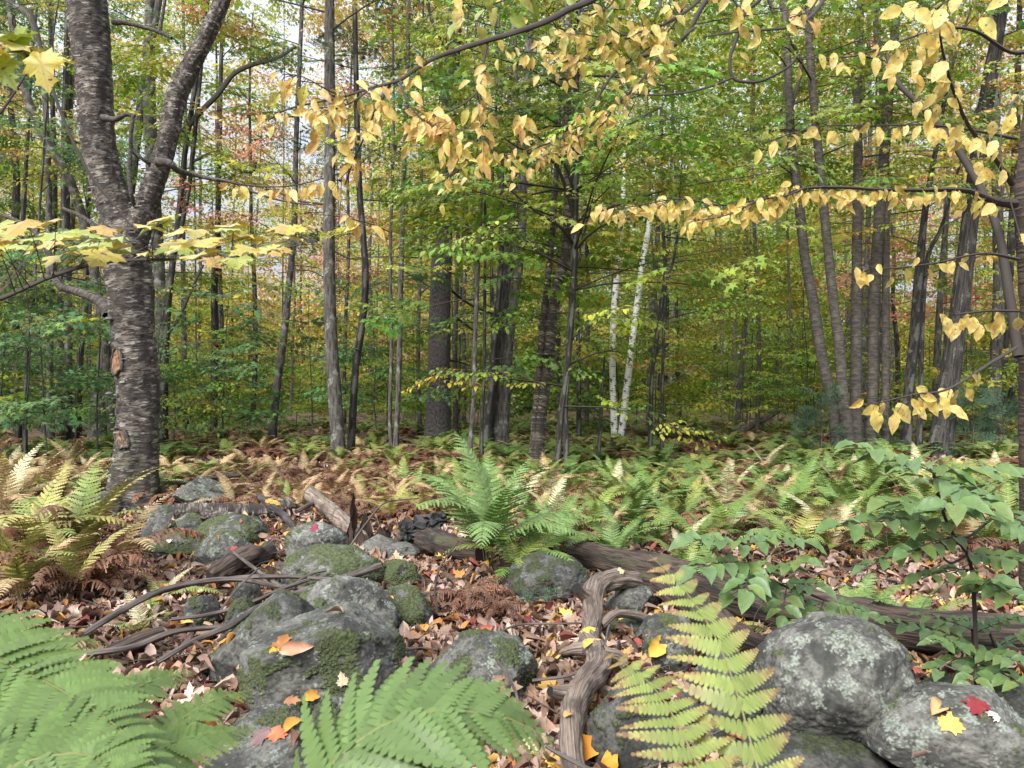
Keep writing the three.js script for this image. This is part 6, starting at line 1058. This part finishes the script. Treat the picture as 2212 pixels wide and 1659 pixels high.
// ------------------------------------------------------------------ broad leaved saplings on the right
function shrub(label, stems, rows, seed, lone = []) {   // rows: [[x0, y0, d0, x1, y1, d1, count, leaf size]]
  const s0 = stems[0][0], foot = at(s0[0], s0[1], s0[3]); foot.y = groundY(foot.x, foot.z); const root = thing('shrub', label, 'shrub', foot), r = rngOf(seed);
  for (const s of stems) { const P0 = s.map(([x, y, , d]) => at(x, y, d)), mb = new MB(), [P, Rr] = smoothPath(P0, s.map(([, , w, d]) => wide(w, d) / 2), s.length * 6); tube(mb, P, Rr, 6, { reps: 1 }); put('stem', mb.geo(foot), M.twig, root); }
  for (const [x0, y0, d0, x1, y1, d1, n, size, set] of rows) {
    const a = at(x0, y0, d0), b = at(x1, y1, d1), mb = new MB(), ax = V().subVectors(b, a), c = new THREE.QuadraticBezierCurve3(a, a.clone().lerp(b, 0.5).add(V(0, ax.length() * 0.06, 0)), b), P = c.getPoints(8); tube(mb, P, P.map((_, k) => mix(0.003, 0.0012, k / 8)), 4, { reps: 1 });
    const tw = put('twig', mb.geo(foot), M.twig, root), side = V().crossVectors(ax, UP).normalize();
    for (let k = 0; k < n; k++) {
      const t = (k + 0.7) / n, p = c.getPoint(Math.min(1, t)), sd = k === n - 1 ? 0 : k % 2 ? 1 : -1, dir = ax.clone().normalize().multiplyScalar(0.55).addScaledVector(side, sd * 0.8).add(V(0, span(r, -0.3, 0.08), 0)).normalize();
      leafOn(tw, foot, set ?? 'greenLeaf', r, p.clone().addScaledVector(dir, 0.008), dir, V(span(r, -0.3, 0.3), 1, span(r, 0.1, 0.6)), wide(size, (d0 + d1) / 2) * span(r, 0.75, 1.1));
    }
  }
  for (const [x, y, d, size] of lone) leafOn(root, foot, 'greenLeaf', r, at(x, y, d), V(span(r, -0.4, 0.4), -0.5, 0.5), V(0, 0.8, 0.6), wide(size, d));
}
shrub('tall green broad leaved sapling at right with thin dark stem', [[[2108, 1400, 9, 3.1], [2104, 1300, 9, 3.1], [2100, 1240, 8, 3.1], [2089, 1196, 8, 3.08], [2062, 1160, 8, 3.05], [2040, 1115, 7, 3.0], [2026, 1068, 7, 3.0], [2017, 1022, 6, 3.0]], [[2062, 1165, 7, 3.05], [2090, 1160, 7, 3.05], [2130, 1130, 6, 3.1], [2170, 1100, 5, 3.1]], [[2089, 1200, 5, 3.08], [2050, 1215, 5, 3.0], [2020, 1180, 4, 2.95]]], [
  [2017, 1022, 3.0, 1850, 966, 2.85, 13, 72], [2017, 1022, 3.0, 2190, 1020, 2.95, 11, 66], [2020, 1030, 3.0, 2140, 1090, 2.75, 11, 68], [2022, 1050, 3.0, 1930, 1010, 3.3, 7, 50], [2034, 1100, 3.0, 1910, 1086, 2.8, 9, 70], [2036, 1106, 3.0, 2060, 1090, 2.6, 8, 74], [2050, 1130, 3.0, 1816, 1136, 2.85, 12, 72], [2062, 1160, 3.05, 1960, 1195, 2.85, 9, 58], [2170, 1105, 3.1, 2240, 1160, 2.9, 9, 64], [2130, 1130, 3.1, 2110, 1100, 2.7, 6, 58], [2089, 1196, 3.08, 2200, 1210, 2.9, 10, 60], [2098, 1230, 3.1, 1990, 1250, 2.95, 8, 52], [2100, 1250, 3.1, 2205, 1300, 2.8, 10, 60], [2150, 1115, 3.1, 2110, 1060, 3.3, 7, 52], [2020, 1180, 2.95, 1870, 1225, 2.9, 9, 50], [2104, 1290, 3.1, 2140, 1250, 2.8, 8, 56]], 501);
shrub('low green leaved bush at the bottom right, under the tall sapling', [[[2108, 1480, 8, 3.3], [2104, 1400, 8, 3.25], [2100, 1360, 6, 3.2]], [[2170, 1470, 7, 3.4], [2150, 1400, 6, 3.4], [2130, 1350, 5, 3.4]], [[2060, 1470, 6, 3.5], [2080, 1410, 5, 3.5]]], [
  [2104, 1390, 3.2, 1930, 1345, 3.3, 13, 46], [2100, 1370, 3.2, 2210, 1330, 3.1, 11, 44], [2104, 1410, 3.2, 2200, 1430, 2.9, 11, 46], [2080, 1420, 3.3, 2030, 1450, 3.0, 9, 46], [2104, 1400, 3.2, 2010, 1390, 2.95, 11, 44], [2130, 1440, 3.2, 2215, 1490, 2.8, 9, 52], [2100, 1360, 3.3, 1990, 1330, 3.4, 9, 40], [2150, 1400, 3.3, 2215, 1370, 3.2, 9, 46], [2110, 1430, 3.2, 2100, 1490, 2.85, 9, 50], [2140, 1350, 3.4, 2060, 1340, 3.4, 7, 42]], 502);
shrub('green broad leaved sapling leaning over the rotten log, right of centre', [[[1785, 1420, 6, 3.9], [1760, 1330, 6, 3.8], [1720, 1280, 6, 3.7], [1660, 1250, 6, 3.6], [1622, 1225, 5, 3.55], [1610, 1180, 5, 3.5]], [[1700, 1262, 6, 3.65], [1780, 1296, 5, 3.6], [1850, 1320, 4, 3.6]]], [
  [1612, 1180, 3.5, 1500, 1165, 3.4, 9, 62], [1610, 1175, 3.5, 1735, 1168, 3.4, 10, 60], [1620, 1215, 3.55, 1500, 1228, 3.3, 10, 62], [1640, 1240, 3.55, 1740, 1215, 3.3, 9, 58], [1620, 1230, 3.5, 1610, 1275, 3.2, 8, 66], [1700, 1262, 3.6, 1690, 1330, 3.35, 9, 50], [1660, 1250, 3.6, 1580, 1285, 3.35, 8, 58], [1780, 1296, 3.6, 1765, 1345, 3.4, 8, 50], [1800, 1300, 3.6, 1870, 1325, 3.5, 9, 46], [1690, 1260, 3.6, 1770, 1268, 3.45, 8, 46], [1760, 1330, 3.7, 1830, 1390, 3.5, 9, 48], [1612, 1180, 3.5, 1640, 1150, 3.7, 8, 52]], 503);
// tuft of pine seedling needles by the dark mossy rock
{
  const foot = at(1162, 1322, 4.7); foot.y = groundY(foot.x, foot.z); const root = thing('pine_seedling', 'tiny pine seedlings with green needle tufts under the dark mossy rock', 'seedling', foot), r = rngOf(12);
  for (let k = 0; k < 6; k++) { const mb = new MB(), p = V(span(r, -0.13, 0.13), span(r, 0.06, 0.13), span(r, -0.08, 0.1)); for (let j = 0; j < 34; j++) { const a = r() * 6.283, e = V(Math.cos(a), span(r, -0.1, 1), Math.sin(a)).normalize().multiplyScalar(0.075), w = V(-Math.sin(a), 0, Math.cos(a)).multiplyScalar(0.0016), c = [0.06, 0.14, 0.07]; mb.t(mb.vv(p.clone().add(w), c), mb.vv(p.clone().sub(w), c), mb.vv(p.clone().add(e), c)); } tube(mb, [V(p.x, -0.02, p.z), p], [0.003, 0.002], 4, { reps: 1, color: () => [0.06, 0.04, 0.025] }); put('tuft', mb.geo(), M.fern, root); }
}
renderer.render(scene, camera);
